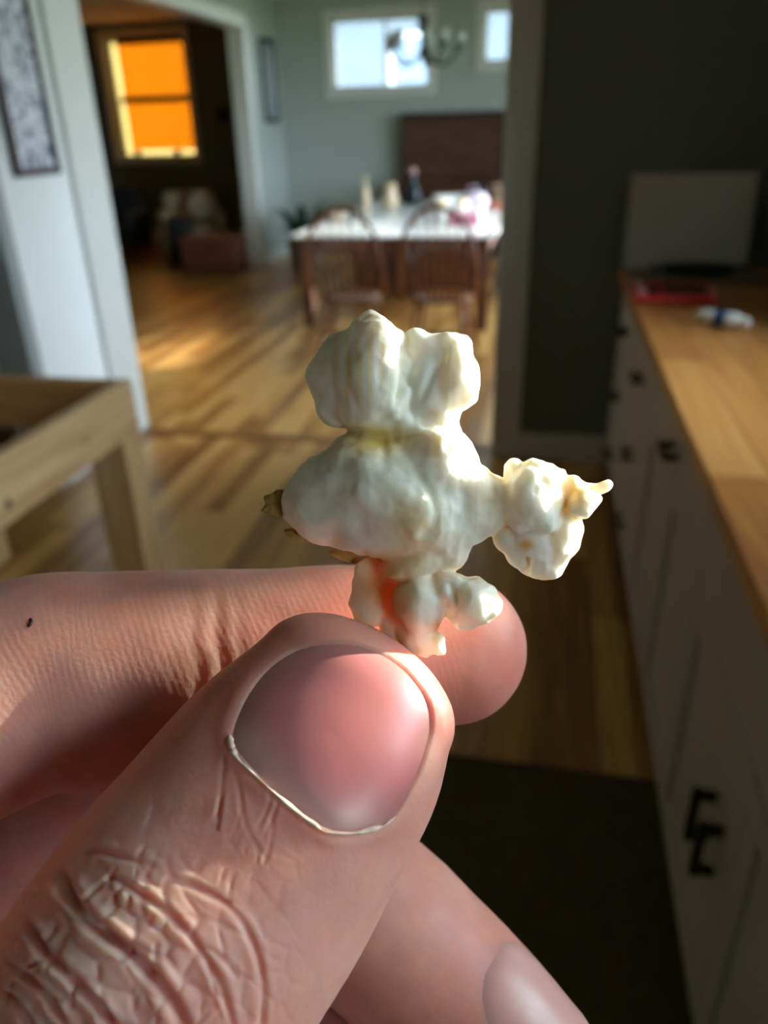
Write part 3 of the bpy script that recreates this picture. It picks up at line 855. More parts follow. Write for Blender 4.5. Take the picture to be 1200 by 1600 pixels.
MB().bbox(-.34, .30, -.22, .22, .04, .34, .006).build('body', M_CHEST, t)
MB().bbox(-.355, .315, -.235, .235, .342, .40, .008).build('lid', M_CHEST, t)
for x in (-.33, .23):
    for y in (-.20, .13): MB().bbox(x, x+.06, y, y+.06, 0, .04, .003).build('foot', M_CHEST, t)
t = empty('floor_basket', (-4.95, 8.35, 0), 0, label='dark blue grey fabric basket on the living room floor', cat='basket')
MB().lathe([(.15, 0), (.17, .02), (.19, .20), (.18, .20), (.15, .04), (.01, .04)]).build('body', mat('slate_fabric', srgb(40, 56, 64), .9, .12, 30), t)
MB().tube([(.185*math.cos(q), .185*math.sin(q), .20) for q in [2*math.pi*k/20 for k in range(20)]], .01, 6, closed=True).build('rim', mat('slate_fabric', srgb(40, 56, 64)), t)
t = empty('dark_hanging', (-7.05, LY1-.002, 1.42), 0, label='tall dark brown framed panel on the wall left of the orange window', cat='picture')
MB().box(-.15, .15, -.02, -.01, .03, 1.17).build('print', mat('dark_brown_panel', srgb(52, 36, 28), .6, .15, 8), t)
mb = MB()
for bx_ in ((-.18, -.148, 0, 1.2), (.148, .18, 0, 1.2), (-.148, .148, 0, .034), (-.148, .148, 1.166, 1.2)): mb.bbox(bx_[0], bx_[1], -.03, 0, bx_[2], bx_[3], .004)
mb.build('frame', M_BROWN, t)
t = empty('wall_sconce', (-4.80, LY1-.002, 1.66), 0, label='small dark sconce on the living room wall right of the window', cat='sconce')
MB().bbox(-.05, .05, -.02, 0, 0, .16, .004).build('plate', M_BLACK, t)
MB().lathe([(.02, 0), (.05, .03), (.07, .14), (.064, .14), (.045, .04), (.005, .02)], (0, -.09, .02), 16).build('cup', M_BLACK, t)
M_SILL = mat('sill_object_green', srgb(50, 64, 44), .6, .2, 30)
for x, lab in ((-6.28, 'small dark pot on the living room window sill, end by the bright jamb'), (-5.62, 'small dark pot on the living room window sill, end by the sconce')):
    t = empty('sill_pot', (x, LY1+.03, 1.20), 0, label=lab, cat='pot', group='pots on the living room sill')
    MB().lathe([(.03, 0), (.04, .004), (.05, .05), (.045, .05), (.005, .045)], n=14).build('pot', mat('dark_pot', srgb(44, 40, 38), .6, .1, 12), t)
    blob(MB(), (0, 0, .065), (.05, .04, .03), int(-x*10), .3).build('foliage', M_SILL, t)

# ------------------------------------------------------------------ distance field tools (camera aligned millimetres)
def P3(px, py, d):
    return np.array([(px-600)/FPX*d, -(py-800)/FPX*d, -d])
def pix(p):
    d = -p[..., 2]
    return 600+FPX*p[..., 0]/d, 800-FPX*p[..., 1]/d
def to_world(p):
    p = p*.001
    return CAM + p[..., 0:1]*CR + p[..., 1:2]*CU - p[..., 2:3]*CF

_perm = np.random.default_rng(5).random((32, 32, 32)).astype(np.float32)
def vnoise(p, freq):
    q = p*freq
    i = np.floor(q).astype(np.int64); f = (q-i).astype(np.float32)
    f = f*f*(3-2*f)
    r = 0
    for dx in (0, 1):
        for dy in (0, 1):
            for dz in (0, 1):
                w = (f[..., 0] if dx else 1-f[..., 0])*(f[..., 1] if dy else 1-f[..., 1])*(f[..., 2] if dz else 1-f[..., 2])
                r = r+w*_perm[(i[..., 0]+dx) % 32, (i[..., 1]+dy) % 32, (i[..., 2]+dz) % 32]
    return r*2-1
def fbm(p, freq, octv=3):
    r = 0; a = 1
    for _ in range(octv):
        r = r+a*vnoise(p, freq); freq *= 2.03; a *= .5
    return r

def smin(a, b, k):
    h = np.clip(.5+.5*(b-a)/k, 0, 1)
    return b*(1-h)+a*h-k*h*(1-h)

def catmull(rows, sub=5):
    rows = np.asarray(rows, float)
    ext = np.vstack([2*rows[0]-rows[1], rows, 2*rows[-1]-rows[-2]])
    out = []
    for i in range(1, len(ext)-2):
        p0, p1, p2, p3 = ext[i-1:i+3]
        for t in np.arange(sub)/sub:
            out.append(.5*((2*p1)+(-p0+p2)*t+(2*p0-5*p1+4*p2-p3)*t*t+(-p0+3*p1-3*p2+p3)*t**3))
    out.append(ext[-2])
    return np.array(out)

class Sweep:
    """tube of elliptical section: rows of (x, y, z, half width, half thickness), first row = fingertip"""
    def __init__(s, rows, cap, back=None, sub=4):
        R = catmull(rows, sub)
        s.c, s.w, s.t = R[:, :3], R[:, 3], R[:, 4]
        s.cap = cap
        T = np.gradient(s.c, axis=0); T /= np.linalg.norm(T, axis=1)[:, None]
        s.T = T
        n = np.array(back, float) if back is not None else None
        N = (-s.c if n is None else np.repeat(n[None], len(R), 0))
        N = N-(N*T).sum(1)[:, None]*T
        s.N = N/np.linalg.norm(N, axis=1)[:, None]
        s.B = np.cross(s.T, s.N)
        s.L = np.concatenate([[0], np.cumsum(np.linalg.norm(np.diff(s.c, axis=0), axis=1))])
    def local(s, p):
        pf = p.astype(np.float32); pp = (pf*pf).sum(1)
        best = np.full(len(p), 1e9, np.float32); seg = np.zeros(len(p), int); tt = np.zeros(len(p), np.float32)
        pc = pf@s.c.T.astype(np.float32)                       # dot products with every node
        cc = (s.c*s.c).sum(1); cd = (s.c[:-1]*s.c[1:]).sum(1)
        for i in range(len(s.c)-1):
            l2 = cc[i]+cc[i+1]-2*cd[i]
            rd = pc[:, i+1]-pc[:, i]-np.float32(cd[i]-cc[i])   # (p-a).d
            t = np.clip(rd/np.float32(l2), 0, 1)
            e = pp-2*pc[:, i]+np.float32(cc[i])-t*(2*rd-t*np.float32(l2))
            m = e < best
            best = np.where(m, e, best); seg = np.where(m, i, seg); tt = np.where(m, t, tt)
        j = seg+1; w = tt[:, None]
        C = s.c[seg]*(1-w)+s.c[j]*w
        N = s.N[seg]*(1-w)+s.N[j]*w; B = s.B[seg]*(1-w)+s.B[j]*w; T = s.T[seg]
        r = p-C
        return (r*B).sum(1), (r*N).sum(1), (r*T).sum(1), s.w[seg]*(1-tt)+s.w[j]*tt, s.t[seg]*(1-tt)+s.t[j]*tt, s.L[seg]*(1-tt)+s.L[j]*tt
    def __call__(s, p):
        r = s.w.max()+11
        out = np.maximum(np.maximum(s.c.min(0)-r-p, p-s.c.max(0)-r), 0)
        q = (out*out).sum(1)
        near = q <= 0
        res = np.sqrt(q)+10.5
        if near.any(): res[near] = s.exact(p[near])
        return res
    def exact(s, p):
        u, v, a, w, t, _ = s.local(p)
        e = np.where(a < 0, s.cap, t)
        k0 = np.sqrt((u/w)**2+(v/t)**2+(a/e)**2)+1e-6
        k1 = np.sqrt((u/w**2)**2+(v/t**2)**2+(a/e**2)**2)+1e-6
        return k0*(k0-1)/k1

def surface_nets(fn, lo, hi, h, coarse=4, band=1.9):
    """mesh of the zero set of fn in the box lo..hi, cell h; evaluates finely only near the surface"""
    lo = np.asarray(lo, float); H = h*coarse
    nc = np.ceil((np.asarray(hi)-lo)/H).astype(int)
    g = np.stack(np.meshgrid(*[np.arange(n) for n in nc], indexing='ij'), -1).reshape(-1, 3)
    ctr = lo+(g+.5)*H
    dc = np.concatenate([fn(c) for c in np.array_split(ctr, max(1, len(ctr)//200000))])
    act = np.abs(dc) < H*band
    n = nc*coarse+1
    F = np.full(n, 1.0, np.float32)
    blk = F[:-1, :-1, :-1].reshape(nc[0], coarse, nc[1], coarse, nc[2], coarse)
    neg = (dc < 0).reshape(nc)
    blk[:] = np.where(neg, -1.0, 1.0)[:, None, :, None, :, None]
    ga = g[act]
    o = np.stack(np.meshgrid(*[np.arange(coarse)]*3, indexing='ij'), -1).reshape(-1, 3)
    idx = (ga[:, None]*coarse+o[None]).reshape(-1, 3)
    vals = np.concatenate([fn(lo+c*h) for c in np.array_split(idx, max(1, len(idx)//200000))])
    F[idx[:, 0], idx[:, 1], idx[:, 2]] = vals
    S = F < 0
    cnt = np.zeros(n-1, np.uint8)
    for dx in (0, 1):
        for dy in (0, 1):
            for dz in (0, 1):
                cnt += S[dx:n[0]-1+dx, dy:n[1]-1+dy, dz:n[2]-1+dz]
    ac = np.argwhere((cnt > 0) & (cnt < 8))
    vid = np.full(n-1, -1, np.int64); vid[ac[:, 0], ac[:, 1], ac[:, 2]] = np.arange(len(ac))
    cor = np.array([(i, j, k) for i in (0, 1) for j in (0, 1) for k in (0, 1)])
    val = np.stack([F[ac[:, 0]+c[0], ac[:, 1]+c[1], ac[:, 2]+c[2]] for c in cor], 1)
    acc = np.zeros((len(ac), 3)); num = np.zeros(len(ac))
    for a in range(8):
        for b in range(a+1, 8):
            if np.abs(cor[a]-cor[b]).sum() != 1: continue
            m = (val[:, a] < 0) != (val[:, b] < 0)
            t = np.where(m, val[:, a]/np.where(m, val[:, a]-val[:, b], 1), 0)
            acc += np.where(m[:, None], cor[a]+t[:, None]*(cor[b]-cor[a]), 0); num += m
    V = lo+(ac+acc/num[:, None])*h
    quads = []
    for ax in range(3):
        s0 = [slice(1, -1)]*3; s1 = [slice(1, -1)]*3
        s0[ax] = slice(0, -1); s1[ax] = slice(1, None)
        A, Bq = S[tuple(s0)], S[tuple(s1)]
        e = np.argwhere(A != Bq)
        flip = A[e[:, 0], e[:, 1], e[:, 2]]
        off = np.ones(3, int); off[ax] = 0
        e = e+off
        u, v = (ax+1) % 3, (ax+2) % 3
        q = []
        for du, dv in ((-1, -1), (0, -1), (0, 0), (-1, 0)):
            c = e.copy(); c[:, u] += du; c[:, v] += dv
            q.append(vid[c[:, 0], c[:, 1], c[:, 2]])
        q = np.stack(q, 1)
        q[~flip] = q[~flip][:, ::-1]
        quads.append(q)
    Q = np.concatenate(quads)
    Q = Q[(Q >= 0).all(1)]
    return V, Q

def vnormals(V, Q):
    n = np.cross(V[Q[:, 2]]-V[Q[:, 0]], V[Q[:, 3]]-V[Q[:, 1]])
    N = np.zeros_like(V)
    for k in range(4):
        for c in range(3): N[:, c] += np.bincount(Q[:, k], n[:, c], len(V))
    return N/(np.linalg.norm(N, axis=1)[:, None]+1e-12)

def relax(V, E, it=1, lam=.5):
    c = np.bincount(E.ravel(), minlength=len(V))
    for _ in range(it):
        S = np.stack([np.bincount(E[:, 0], V[E[:, 1], k], len(V))+np.bincount(E[:, 1], V[E[:, 0], k], len(V)) for k in range(3)], 1)
        V = V+lam*(S/np.maximum(c, 1)[:, None]-V)
    return V
def quad_edges(Q):
    e = np.concatenate([Q[:, [0, 1]], Q[:, [1, 2]], Q[:, [2, 3]], Q[:, [3, 0]]])
    e = np.sort(e, 1)
    return np.unique(e[:, 0].astype(np.int64)*(1 << 32)+e[:, 1]).view(np.int64)
def split_edges(k): return np.stack([k >> 32, k & 0xffffffff], 1)

def raw_mesh(name, W, Q=None, loops=None, starts=None):
    me = bpy.data.meshes.new(name)
    if Q is not None:
        loops = Q.ravel(); starts = np.arange(0, Q.size, Q.shape[1])
    me.vertices.add(len(W)); me.vertices.foreach_set('co', np.asarray(W, np.float32).ravel())
    me.loops.add(len(loops)); me.loops.foreach_set('vertex_index', loops.astype(np.int32))
    me.polygons.add(len(starts)); me.polygons.foreach_set('loop_start', starts.astype(np.int32))
    me.polygons.foreach_set('use_smooth', np.ones(len(starts), bool))
    me.update(calc_edges=True); me.validate()
    return me
def mesh_arrays(me):
    V = np.zeros(len(me.vertices)*3, np.float32); me.vertices.foreach_get('co', V)
    L = np.zeros(len(me.loops), np.int32); me.loops.foreach_get('vertex_index', L)
    S = np.zeros(len(me.polygons), np.int32); me.polygons.foreach_get('loop_start', S)
    E = np.zeros(len(me.edges)*2, np.int32); me.edges.foreach_get('vertices', E)
    N = np.zeros(len(me.vertices)*3, np.float32); me.vertex_normals.foreach_get('vector', N)
    return V.reshape(-1, 3).astype(float), L, S, E.reshape(-1, 2), N.reshape(-1, 3).astype(float)

def np_mesh(name, V, Q, m, parent=None, origin=None, attrs=None, cols=None, loops=None, starts=None):
    W = to_world(V)
    og = np.array(origin) if origin is not None else W.mean(0)
    me = raw_mesh(name, W-og, Q, loops, starts)
    for an, av in (attrs or {}).items():
        a = me.attributes.new(an, 'FLOAT', 'POINT'); a.data.foreach_set('value', np.asarray(av, np.float32))
    if cols is not None:
        a = me.attributes.new('tint', 'FLOAT_COLOR', 'POINT')
        a.data.foreach_set('color', np.concatenate([cols, np.ones((len(cols), 1))], 1).astype(np.float32).ravel())
    me.materials.append(m)
    o = bpy.data.objects.new(name, me); COL.objects.link(o)
    o.parent = parent
    o.location = Vector(og)-(parent.location if parent else Vector((0, 0, 0)))
    return o

def poly_dist(x, y, pts, closed=False):
    """distance in pixels to a polyline, and the place along it 0..1"""
    pts = np.asarray(pts, float)
    if closed: pts = np.vstack([pts, pts[:1]])
    best = np.full(len(x), 1e9); where = np.zeros(len(x)); n = len(pts)-1
    for i in range(n):
        a, d = pts[i], pts[i+1]-pts[i]
        t = np.clip(((x-a[0])*d[0]+(y-a[1])*d[1])/(d@d), 0, 1)
        e = np.hypot(x-a[0]-t*d[0], y-a[1]-t*d[1])
        m = e < best; best[m] = e[m]; where[m] = (i+t[m])/n
    return best, where
def in_poly(x, y, pts):
    pts = np.asarray(pts, float); r = np.zeros(len(x), bool); j = len(pts)-1
    for i in range(len(pts)):
        c = ((pts[i, 1] > y) != (pts[j, 1] > y)) & (x < (pts[j, 0]-pts[i, 0])*(y-pts[i, 1])/(pts[j, 1]-pts[i, 1]+1e-9)+pts[i, 0])
        r ^= c; j = i
    return r
def closed_spline(pts, sub=8):
    pts = np.asarray(pts, float); n = len(pts); out = []
    for i in range(n):
        p0, p1, p2, p3 = pts[i-1], pts[i], pts[(i+1) % n], pts[(i+2) % n]
        for t in np.arange(sub)/sub:
            out.append(.5*((2*p1)+(-p0+p2)*t+(2*p0-5*p1+4*p2-p3)*t*t+(-p0+3*p1-3*p2+p3)*t**3))
    return np.array(out)

# ------------------------------------------------------------------ the hand
def frow(px, py, d, hw, tr):
    """row of a sweep: centre by sight line and depth, half width in pixels at that depth, thickness ratio"""
    w = hw*d/FPX
    return [*P3(px, py, d), w, w*tr]
def mrow(x, y, z, w, t): return [x, y, z, w, t]

_thumb = [frow(556, 1082, 70.0, 168, .60), frow(508, 1160, 68.2, 198, .62), frow(441, 1250, 66.5, 217, .66), frow(374, 1346, 65.0, 231, .70),
          frow(310, 1431, 63.5, 240, .76), frow(246, 1525, 62.0, 247, .78), frow(120, 1700, 59.5, 245, .82), mrow(-36, -56, -56, 13.2, 11.5), mrow(-60, -66, -50, 15, 14)]
THUMB = Sweep(_thumb, cap=6.0, sub=6)
THUMB_S = Sweep(_thumb, cap=6.0, sub=14)
INDEX = Sweep([frow(705, 1014, 88.0, 116, .92), frow(640, 1014, 87.5, 126, .92), frow(550, 1020, 86.5, 137, .92), frow(430, 1036, 85.0, 149, .92), frow(300, 1052, 83.0, 162, .92),
               frow(160, 1062, 81.0, 169, .92), frow(40, 1073, 79.0, 171, .92), mrow(-50, -24, -73, 11.3, 10.8), mrow(-72, -38, -63, 12, 12.5)], cap=8.6, back=(0, 0, -1))
MIDDLE = Sweep([frow(826, 1672, 86, 122, .92), frow(768, 1614, 88, 131, .92), frow(690, 1536, 90, 134, .92), frow(580, 1432, 92, 136, .94), frow(420, 1330, 95, 138, .95), frow(230, 1290, 96, 134, .95),
                mrow(-52, -46, -86, 10.4, 10.2), mrow(-78, -57, -70, 12, 12.5)], cap=8.4, back=(.60, .58, .50))
RING = Sweep([frow(640, 1905, 88, 112, .92), frow(560, 1830, 88.5, 124, .92), frow(445, 1690, 90, 130, .92), frow(300, 1570, 94, 130, .95), frow(120, 1500, 97, 128, .95),
              mrow(-58, -64, -88, 10, 10), mrow(-84, -76, -74, 11.5, 12)], cap=8.2, back=(.62, .66, .30))
PINKY = Sweep([frow(430, 2010, 88, 96, .92), frow(340, 1930, 89, 106, .92), frow(230, 1830, 92, 112, .92), frow(100, 1750, 95, 112, .95), mrow(-60, -80, -88, 9, 9), mrow(-88, -94, -74, 11, 11.5)], cap=7, back=(.62, .66, .30))
def cone(a, b, r1, r2): return Sweep([mrow(*a, r1, r1), mrow(*(np.array(a)*.5+np.array(b)*.5), (r1+r2)/2, (r1+r2)/2), mrow(*b, r2, r2)], cap=r1, sub=1)
WR = (-128, -82, -26)
PALM = [cone((-72, -38, -63), WR, 12.5, 15), cone((-78, -57, -70), WR, 12.5, 17), cone((-84, -76, -74), WR, 12, 16), cone((-88, -93, -73), (-130, -92, -28), 11.5, 14), cone((-56, -64, -51), (-118, -80, -28), 14, 15)]
ARM = Sweep([mrow(-112, -78, -38, 22, 17), mrow(*WR, 26, 19), mrow(-160, -105, -2, 28, 21), mrow(-200, -135, 28, 34, 28)], cap=10, back=(.5, .3, .8))
FINGERS = [THUMB, INDEX, MIDDLE, RING, PINKY]
def palm_sdf(p):
    d = ARM(p)
    for c in PALM: d = smin(d, c(p), 11)
    return d
def hand_sdf(p):
    pd = palm_sdf(p)
    r = None
    for f in FINGERS:
        q = smin(pd, f(p), 9)
        r = q if r is None else smin(r, q, .5)
    return r

HV, HQ = surface_nets(hand_sdf, (-240, -172, -112), (38, -6, 62), .5, coarse=5, band=1.6)
HV = relax(HV, split_edges(quad_edges(HQ)), 2, .4)
# refine the back of the thumb so that it can carry nail folds and knuckle creases
cen = HV[HQ].mean(1)
cx0, cy0 = pix(cen)
fine = (THUMB(cen) < .5) & (cy0 < 1640) & (cx0 > -30) & (cx0 < 740) & (cen[:, 2] > -76) & (((cx0-520)**2+(cy0-1150)**2 < 230**2) | (cy0 > 1270+.25*cx0) & (cx0 < 470))
tu, tv, ta, tw, tt_, ts = THUMB.local(cen)
fine &= tv > .1*tt_
me = raw_mesh('tmp', HV, HQ)
bm = bmesh.new(); bm.from_mesh(me)
bm.faces.ensure_lookup_table()
es = {e for i in np.where(fine)[0] for e in bm.faces[i].edges}
bmesh.ops.subdivide_edges(bm, edges=list(es), cuts=2, use_grid_fill=True)
bm.to_mesh(me); bm.free(); me.update()
HV, HL, HS, HE, HN = mesh_arrays(me)
bpy.data.meshes.remove(me)
hx, hy = pix(HV)
vis = -(HN*HV).sum(1)/np.linalg.norm(HV, axis=1)              # faces the photographer
fd = np.stack([f(HV) for f in FINGERS], 1)
owner = fd.argmin(1)
tu, tv, ta, tw, tt_, ts = THUMB.local(HV)
on_thumb = (owner == 0) & (tv > -.2*tt_) & (ts < 75)

NAIL = closed_spline([(362, 1140), (383, 1088), (420, 1040), (470, 1010), (540, 1000), (604, 1020), (650, 1058), (678, 1112), (668, 1180), (642, 1238), (614, 1278), (562, 1300), (512, 1298), (452, 1258), (402, 1212), (366, 1170)])
disp = np.zeros(len(HV)); red = np.zeros(len(HV)); pale = np.zeros(len(HV))
T = np.where(on_thumb)[0]
x, y = hx[T], hy[T]
nd, nw = poly_dist(x, y, NAIL, True)
ins = in_poly(x, y, NAIL)
sd = np.where(ins, -nd, nd)
dT = np.zeros(len(T))
dT += np.where(sd < 0, -.42*np.clip(-sd/10, 0, 1), 0)                       # bed under the nail plate
side = .15*np.exp(-((sd-12)/13)**2)*(sd > -6)                               # soft fold around it
tipw = np.clip((1090-y)/90, 0, 1)
dT += side*(1-.7*tipw)
# knuckle creases of the thumb joint, drawn in photo coordinates on its back
def groove(pts, depth, wid, bulge=.35):
    global dT
    d, w = poly_dist(x, y, catmull(pts, 6))
    fade = np.clip(np.minimum(w, 1-w)/.14, 0, 1)
    jit = 1+.65*vnoise(np.stack([x, y, 0*x], 1), .035)
    dT += fade*jit*(-depth*np.exp(-(d/wid)**2)+depth*bulge*np.exp(-((d-2.4*wid)/(1.5*wid))**2))
groove([(96, 1352), (112, 1400), (150, 1442), (200, 1482), (240, 1524), (272, 1568), (300, 1625)], .85, 8)
groove([(160, 1360), (206, 1388), (258, 1422), (298, 1462), (330, 1510), (352, 1560), (366, 1620)], .32, 5)
groove([(262, 1372), (316, 1390), (362, 1420), (392, 1468), (408, 1522), (410, 1580), (404, 1630)], .20, 5)
groove([(40, 1430), (70, 1478), (112, 1520), (150, 1560), (186, 1612)], .65, 6)
groove([(14, 1500), (46, 1524), (80, 1556), (112, 1610)], .5, 5)
groove([(4, 1548), (30, 1566), (60, 1620)], .4, 5)
groove([(128, 1340), (150, 1330), (196, 1342), (250, 1356)], .22, 5)
groove([(318, 1476), (350, 1500), (372, 1530)], .25, 4)
# small skin cells between the creases
rs = np.random.default_rng(3)
wob = 9*vnoise(np.stack([x, y, 0*x], 1), .02)
ca = (x*.60+y*.80+wob)/54.0                                   # along the creases
cb = (x*.80-y*.60-wob)/34.0                                    # across them
jit = rs.random((64, 64, 2))
f1 = np.full(len(x), 9.); f2 = np.full(len(x), 9.)
ia, ib = np.floor(ca).astype(int), np.floor(cb).astype(int)
for da in (-1, 0, 1):
    for db in (-1, 0, 1):
        j_ = jit[(ia+da) % 64, (ib+db) % 64]
        d_ = np.hypot(ia+da+j_[:, 0]-ca, ib+db+j_[:, 1]-cb)
        f2 = np.where(d_ < f1, f1, np.minimum(f2, d_)); f1 = np.minimum(f1, d_)
cell = np.exp(-((f2-f1)/.16)**2)
kz = np.clip(np.exp(-(((x-190)/210)**2+((y-1500)/130)**2))*1.3, 0, 1)
dT += kz*(.13*(1-np.exp(-((f2-f1)/.34)**2))-.10*np.exp(-((f2-f1)/.09)**2))-.008*cell
for k in range(26):                                                         # short cross lines between the creases
    cx_, cy_ = 150+random.gauss(0, 90), 1480+random.gauss(0, 70)
    a = math.radians(random.gauss(-58, 16)); L = random.uniform(24, 60)
    groove([(cx_-math.cos(a)*L/2, cy_-math.sin(a)*L/2), (cx_+random.gauss(0, 3), cy_+random.gauss(0, 3)), (cx_+math.cos(a)*L/2, cy_+math.sin(a)*L/2)], random.uniform(.07, .18), 3.2, .3)
for k in range(22):                                                         # fine lines running from the joint to the nail corner
    x0_, y0_ = random.uniform(210, 420), random.uniform(1300, 1420)
    groove([(x0_, y0_), (x0_+random.uniform(0, 20)+8, y0_-50), (x0_+random.uniform(10, 36), y0_-random.uniform(70, 120))], random.uniform(.03, .08), 2.6, .2)
groove([(352, 1172), (346, 1220), (342, 1270), (332, 1330)], .09, 3.2)
groove([(366, 1200), (376, 1250), (388, 1300), (420, 1350)], .05, 3.2)
kn = np.exp(-(((x-170)/190)**2+((y-1500)/120)**2))
dT += kn*(.15*fbm(HV[T], .3, 2)+.55)                                       # swelling of the joint itself
cut = np.clip(1-np.abs(sd-4)/7, 0, 1)*np.clip((y-1120)/60, 0, 1)
disp[T] = dT
pale[T] += kn*.35
red[T] += .5*np.exp(-(((x-320)/60)**2+((y-1560)/50)**2))+.25*np.exp(-((sd-22)/22)**2)
# joints and finger creases elsewhere
for f, spots in ((INDEX, (26, 54)), (MIDDLE, (22, 48)), (RING, (22, 48)), (PINKY, (20, 40))):
    i = FINGERS.index(f); S_ = np.where(owner == i)[0]
    u, v, a, w, t, s = f.local(HV[S_])
    palmside = np.clip(-v/t, 0, 1)
    for sp in spots:
        for o_, dep in ((0, .16), (2.2, .08), (-2.0, .06)):
            disp[S_] += -dep*palmside*np.exp(-((s-sp-o_+.5*vnoise(HV[S_], .4))/.55)**2)
disp += .10*fbm(HV, .16, 2)
HV2 = HV+HN*disp[:, None]
HV2 = relax(HV2, HE, 1, .18)

# pigment: pinker fingertips and joints, paler back of the thumb
tip = np.clip(1-ts/34, 0, 1)*(owner == 0)
iu, iv, ia, iw, it_, is_ = INDEX.local(HV)
tipi = np.zeros(len(HV))
for i, f in enumerate(FINGERS[1:], 1):
    s = f.local(HV)[5]; tipi = np.maximum(tipi, np.where(owner == i, np.clip(1-s/30, 0, 1), 0))
rednd = np.clip(.30+.35*tipi+.20*tip+.5*red+.16*fbm(HV, .12, 3), 0, 1)
c0, c1 = np.array(srgb(220, 170, 150)[:3]), np.array(srgb(208, 114, 98)[:3])
c2 = np.array(srgb(226, 192, 172)[:3])
cols = c0+(c1-c0)*rednd[:, None]
pl = np.clip(pale+.15*fbm(HV+40, .2, 2), 0, 1)[:, None]
cols = cols+(c2-cols)*pl

def skin_mat():
    m = bpy.data.materials.new('skin'); m.use_nodes = True
    nt = m.node_tree; b = nt.nodes['Principled BSDF']
    at = nt.nodes.new('ShaderNodeAttribute'); at.attribute_name = 'tint'
    tc = nt.nodes.new('ShaderNodeTexCoord')
    nz = nt.nodes.new('ShaderNodeTexNoise'); nz.inputs['Scale'].default_value = 420; nz.inputs['Detail'].default_value = 3
    nt.links.new(tc.outputs['Object'], nz.inputs['Vector'])
    mr = nt.nodes.new('ShaderNodeMapRange'); mr.inputs['To Min'].default_value = .86; mr.inputs['To Max'].default_value = 1.12
    nt.links.new(nz.outputs['Fac'], mr.inputs['Value'])
    mu = nt.nodes.new('ShaderNodeVectorMath'); mu.operation = 'SCALE'
    nt.links.new(at.outputs['Color'], mu.inputs[0]); nt.links.new(mr.outputs['Result'], mu.inputs['Scale'])
    nt.links.new(mu.outputs[0], b.inputs['Base Color'])
    b.inputs['Subsurface Weight'].default_value = .7
    b.inputs['Subsurface Radius'].default_value = (1.0, .28, .13)
    b.inputs['Subsurface Scale'].default_value = .0042
    b.inputs['Roughness'].default_value = .5
    b.inputs['Specular IOR Level'].default_value = .35
    # fine relief: skin cells everywhere, friction ridges along the fingers' pads
    vo = nt.nodes.new('ShaderNodeTexVoronoi'); vo.inputs['Scale'].default_value = 1500; vo.feature = 'DISTANCE_TO_EDGE'
    nt.links.new(tc.outputs['Object'], vo.inputs['Vector'])
    ar = nt.nodes.new('ShaderNodeAttribute'); ar.attribute_name = 'ridge'
    rm = nt.nodes.new('ShaderNodeAttribute'); rm.attribute_name = 'ridge_mask'
    dn = nt.nodes.new('ShaderNodeTexNoise'); dn.inputs['Scale'].default_value = 160
    nt.links.new(tc.outputs['Object'], dn.inputs['Vector'])
    ma = nt.nodes.new('ShaderNodeMath'); ma.operation = 'MULTIPLY_ADD'; ma.inputs[1].default_value = 4.0
    nt.links.new(dn.outputs['Fac'], ma.inputs[0])
    sc_ = nt.nodes.new('ShaderNodeMath'); sc_.operation = 'MULTIPLY'; sc_.inputs[1].default_value = 8.6
    nt.links.new(ar.outputs['Fac'], sc_.inputs[0]); nt.links.new(sc_.outputs[0], ma.inputs[2])
    sn = nt.nodes.new('ShaderNodeMath'); sn.operation = 'SINE'
    nt.links.new(ma.outputs[0], sn.inputs[0])
    mm = nt.nodes.new('ShaderNodeMath'); mm.operation = 'MULTIPLY'
    nt.links.new(sn.outputs[0], mm.inputs[0]); nt.links.new(rm.outputs['Fac'], mm.inputs[1])
    b1 = nt.nodes.new('ShaderNodeBump'); b1.inputs['Strength'].default_value = .2; b1.inputs['Distance'].default_value = .00012
    nt.links.new(vo.outputs['Distance'], b1.inputs['Height'])
    b2 = nt.nodes.new('ShaderNodeBump'); b2.inputs['Strength'].default_value = .08; b2.inputs['Distance'].default_value = .00006
    nt.links.new(mm.outputs[0], b2.inputs['Height']); nt.links.new(b1.outputs[0], b2.inputs['Normal'])
    n3 = nt.nodes.new('ShaderNodeTexNoise'); n3.inputs['Scale'].default_value = 900; n3.inputs['Detail'].default_value = 4
    nt.links.new(tc.outputs['Object'], n3.inputs['Vector'])
    b3 = nt.nodes.new('ShaderNodeBump'); b3.inputs['Strength'].default_value = .10; b3.inputs['Distance'].default_value = .0002
    nt.links.new(n3.outputs['Fac'], b3.inputs['Height']); nt.links.new(b2.outputs[0], b3.inputs['Normal'])
    nt.links.new(b3.outputs[0], b.inputs['Normal'])
    return m
M_SKIN = skin_mat()
ridge = np.zeros(len(HV)); rmask = np.zeros(len(HV))
for i, f in enumerate(FINGERS[1:], 1):
    u, v, a, w, t, s = f.local(HV); m_ = owner == i
    ridge[m_] = (s+.35*u)[m_]; rmask[m_] = np.clip(.4-v/t, 0, .8)[m_]
wrist_world = to_world(np.array([WR], float))[0]
hand = np_mesh('hand', HV2, None, M_SKIN, loops=HL, starts=HS, origin=wrist_world, attrs={'ridge': ridge, 'ridge_mask': rmask}, cols=cols)
tag(hand, 'bare left hand pinching a piece of popcorn between thumb and index finger', 'hand')

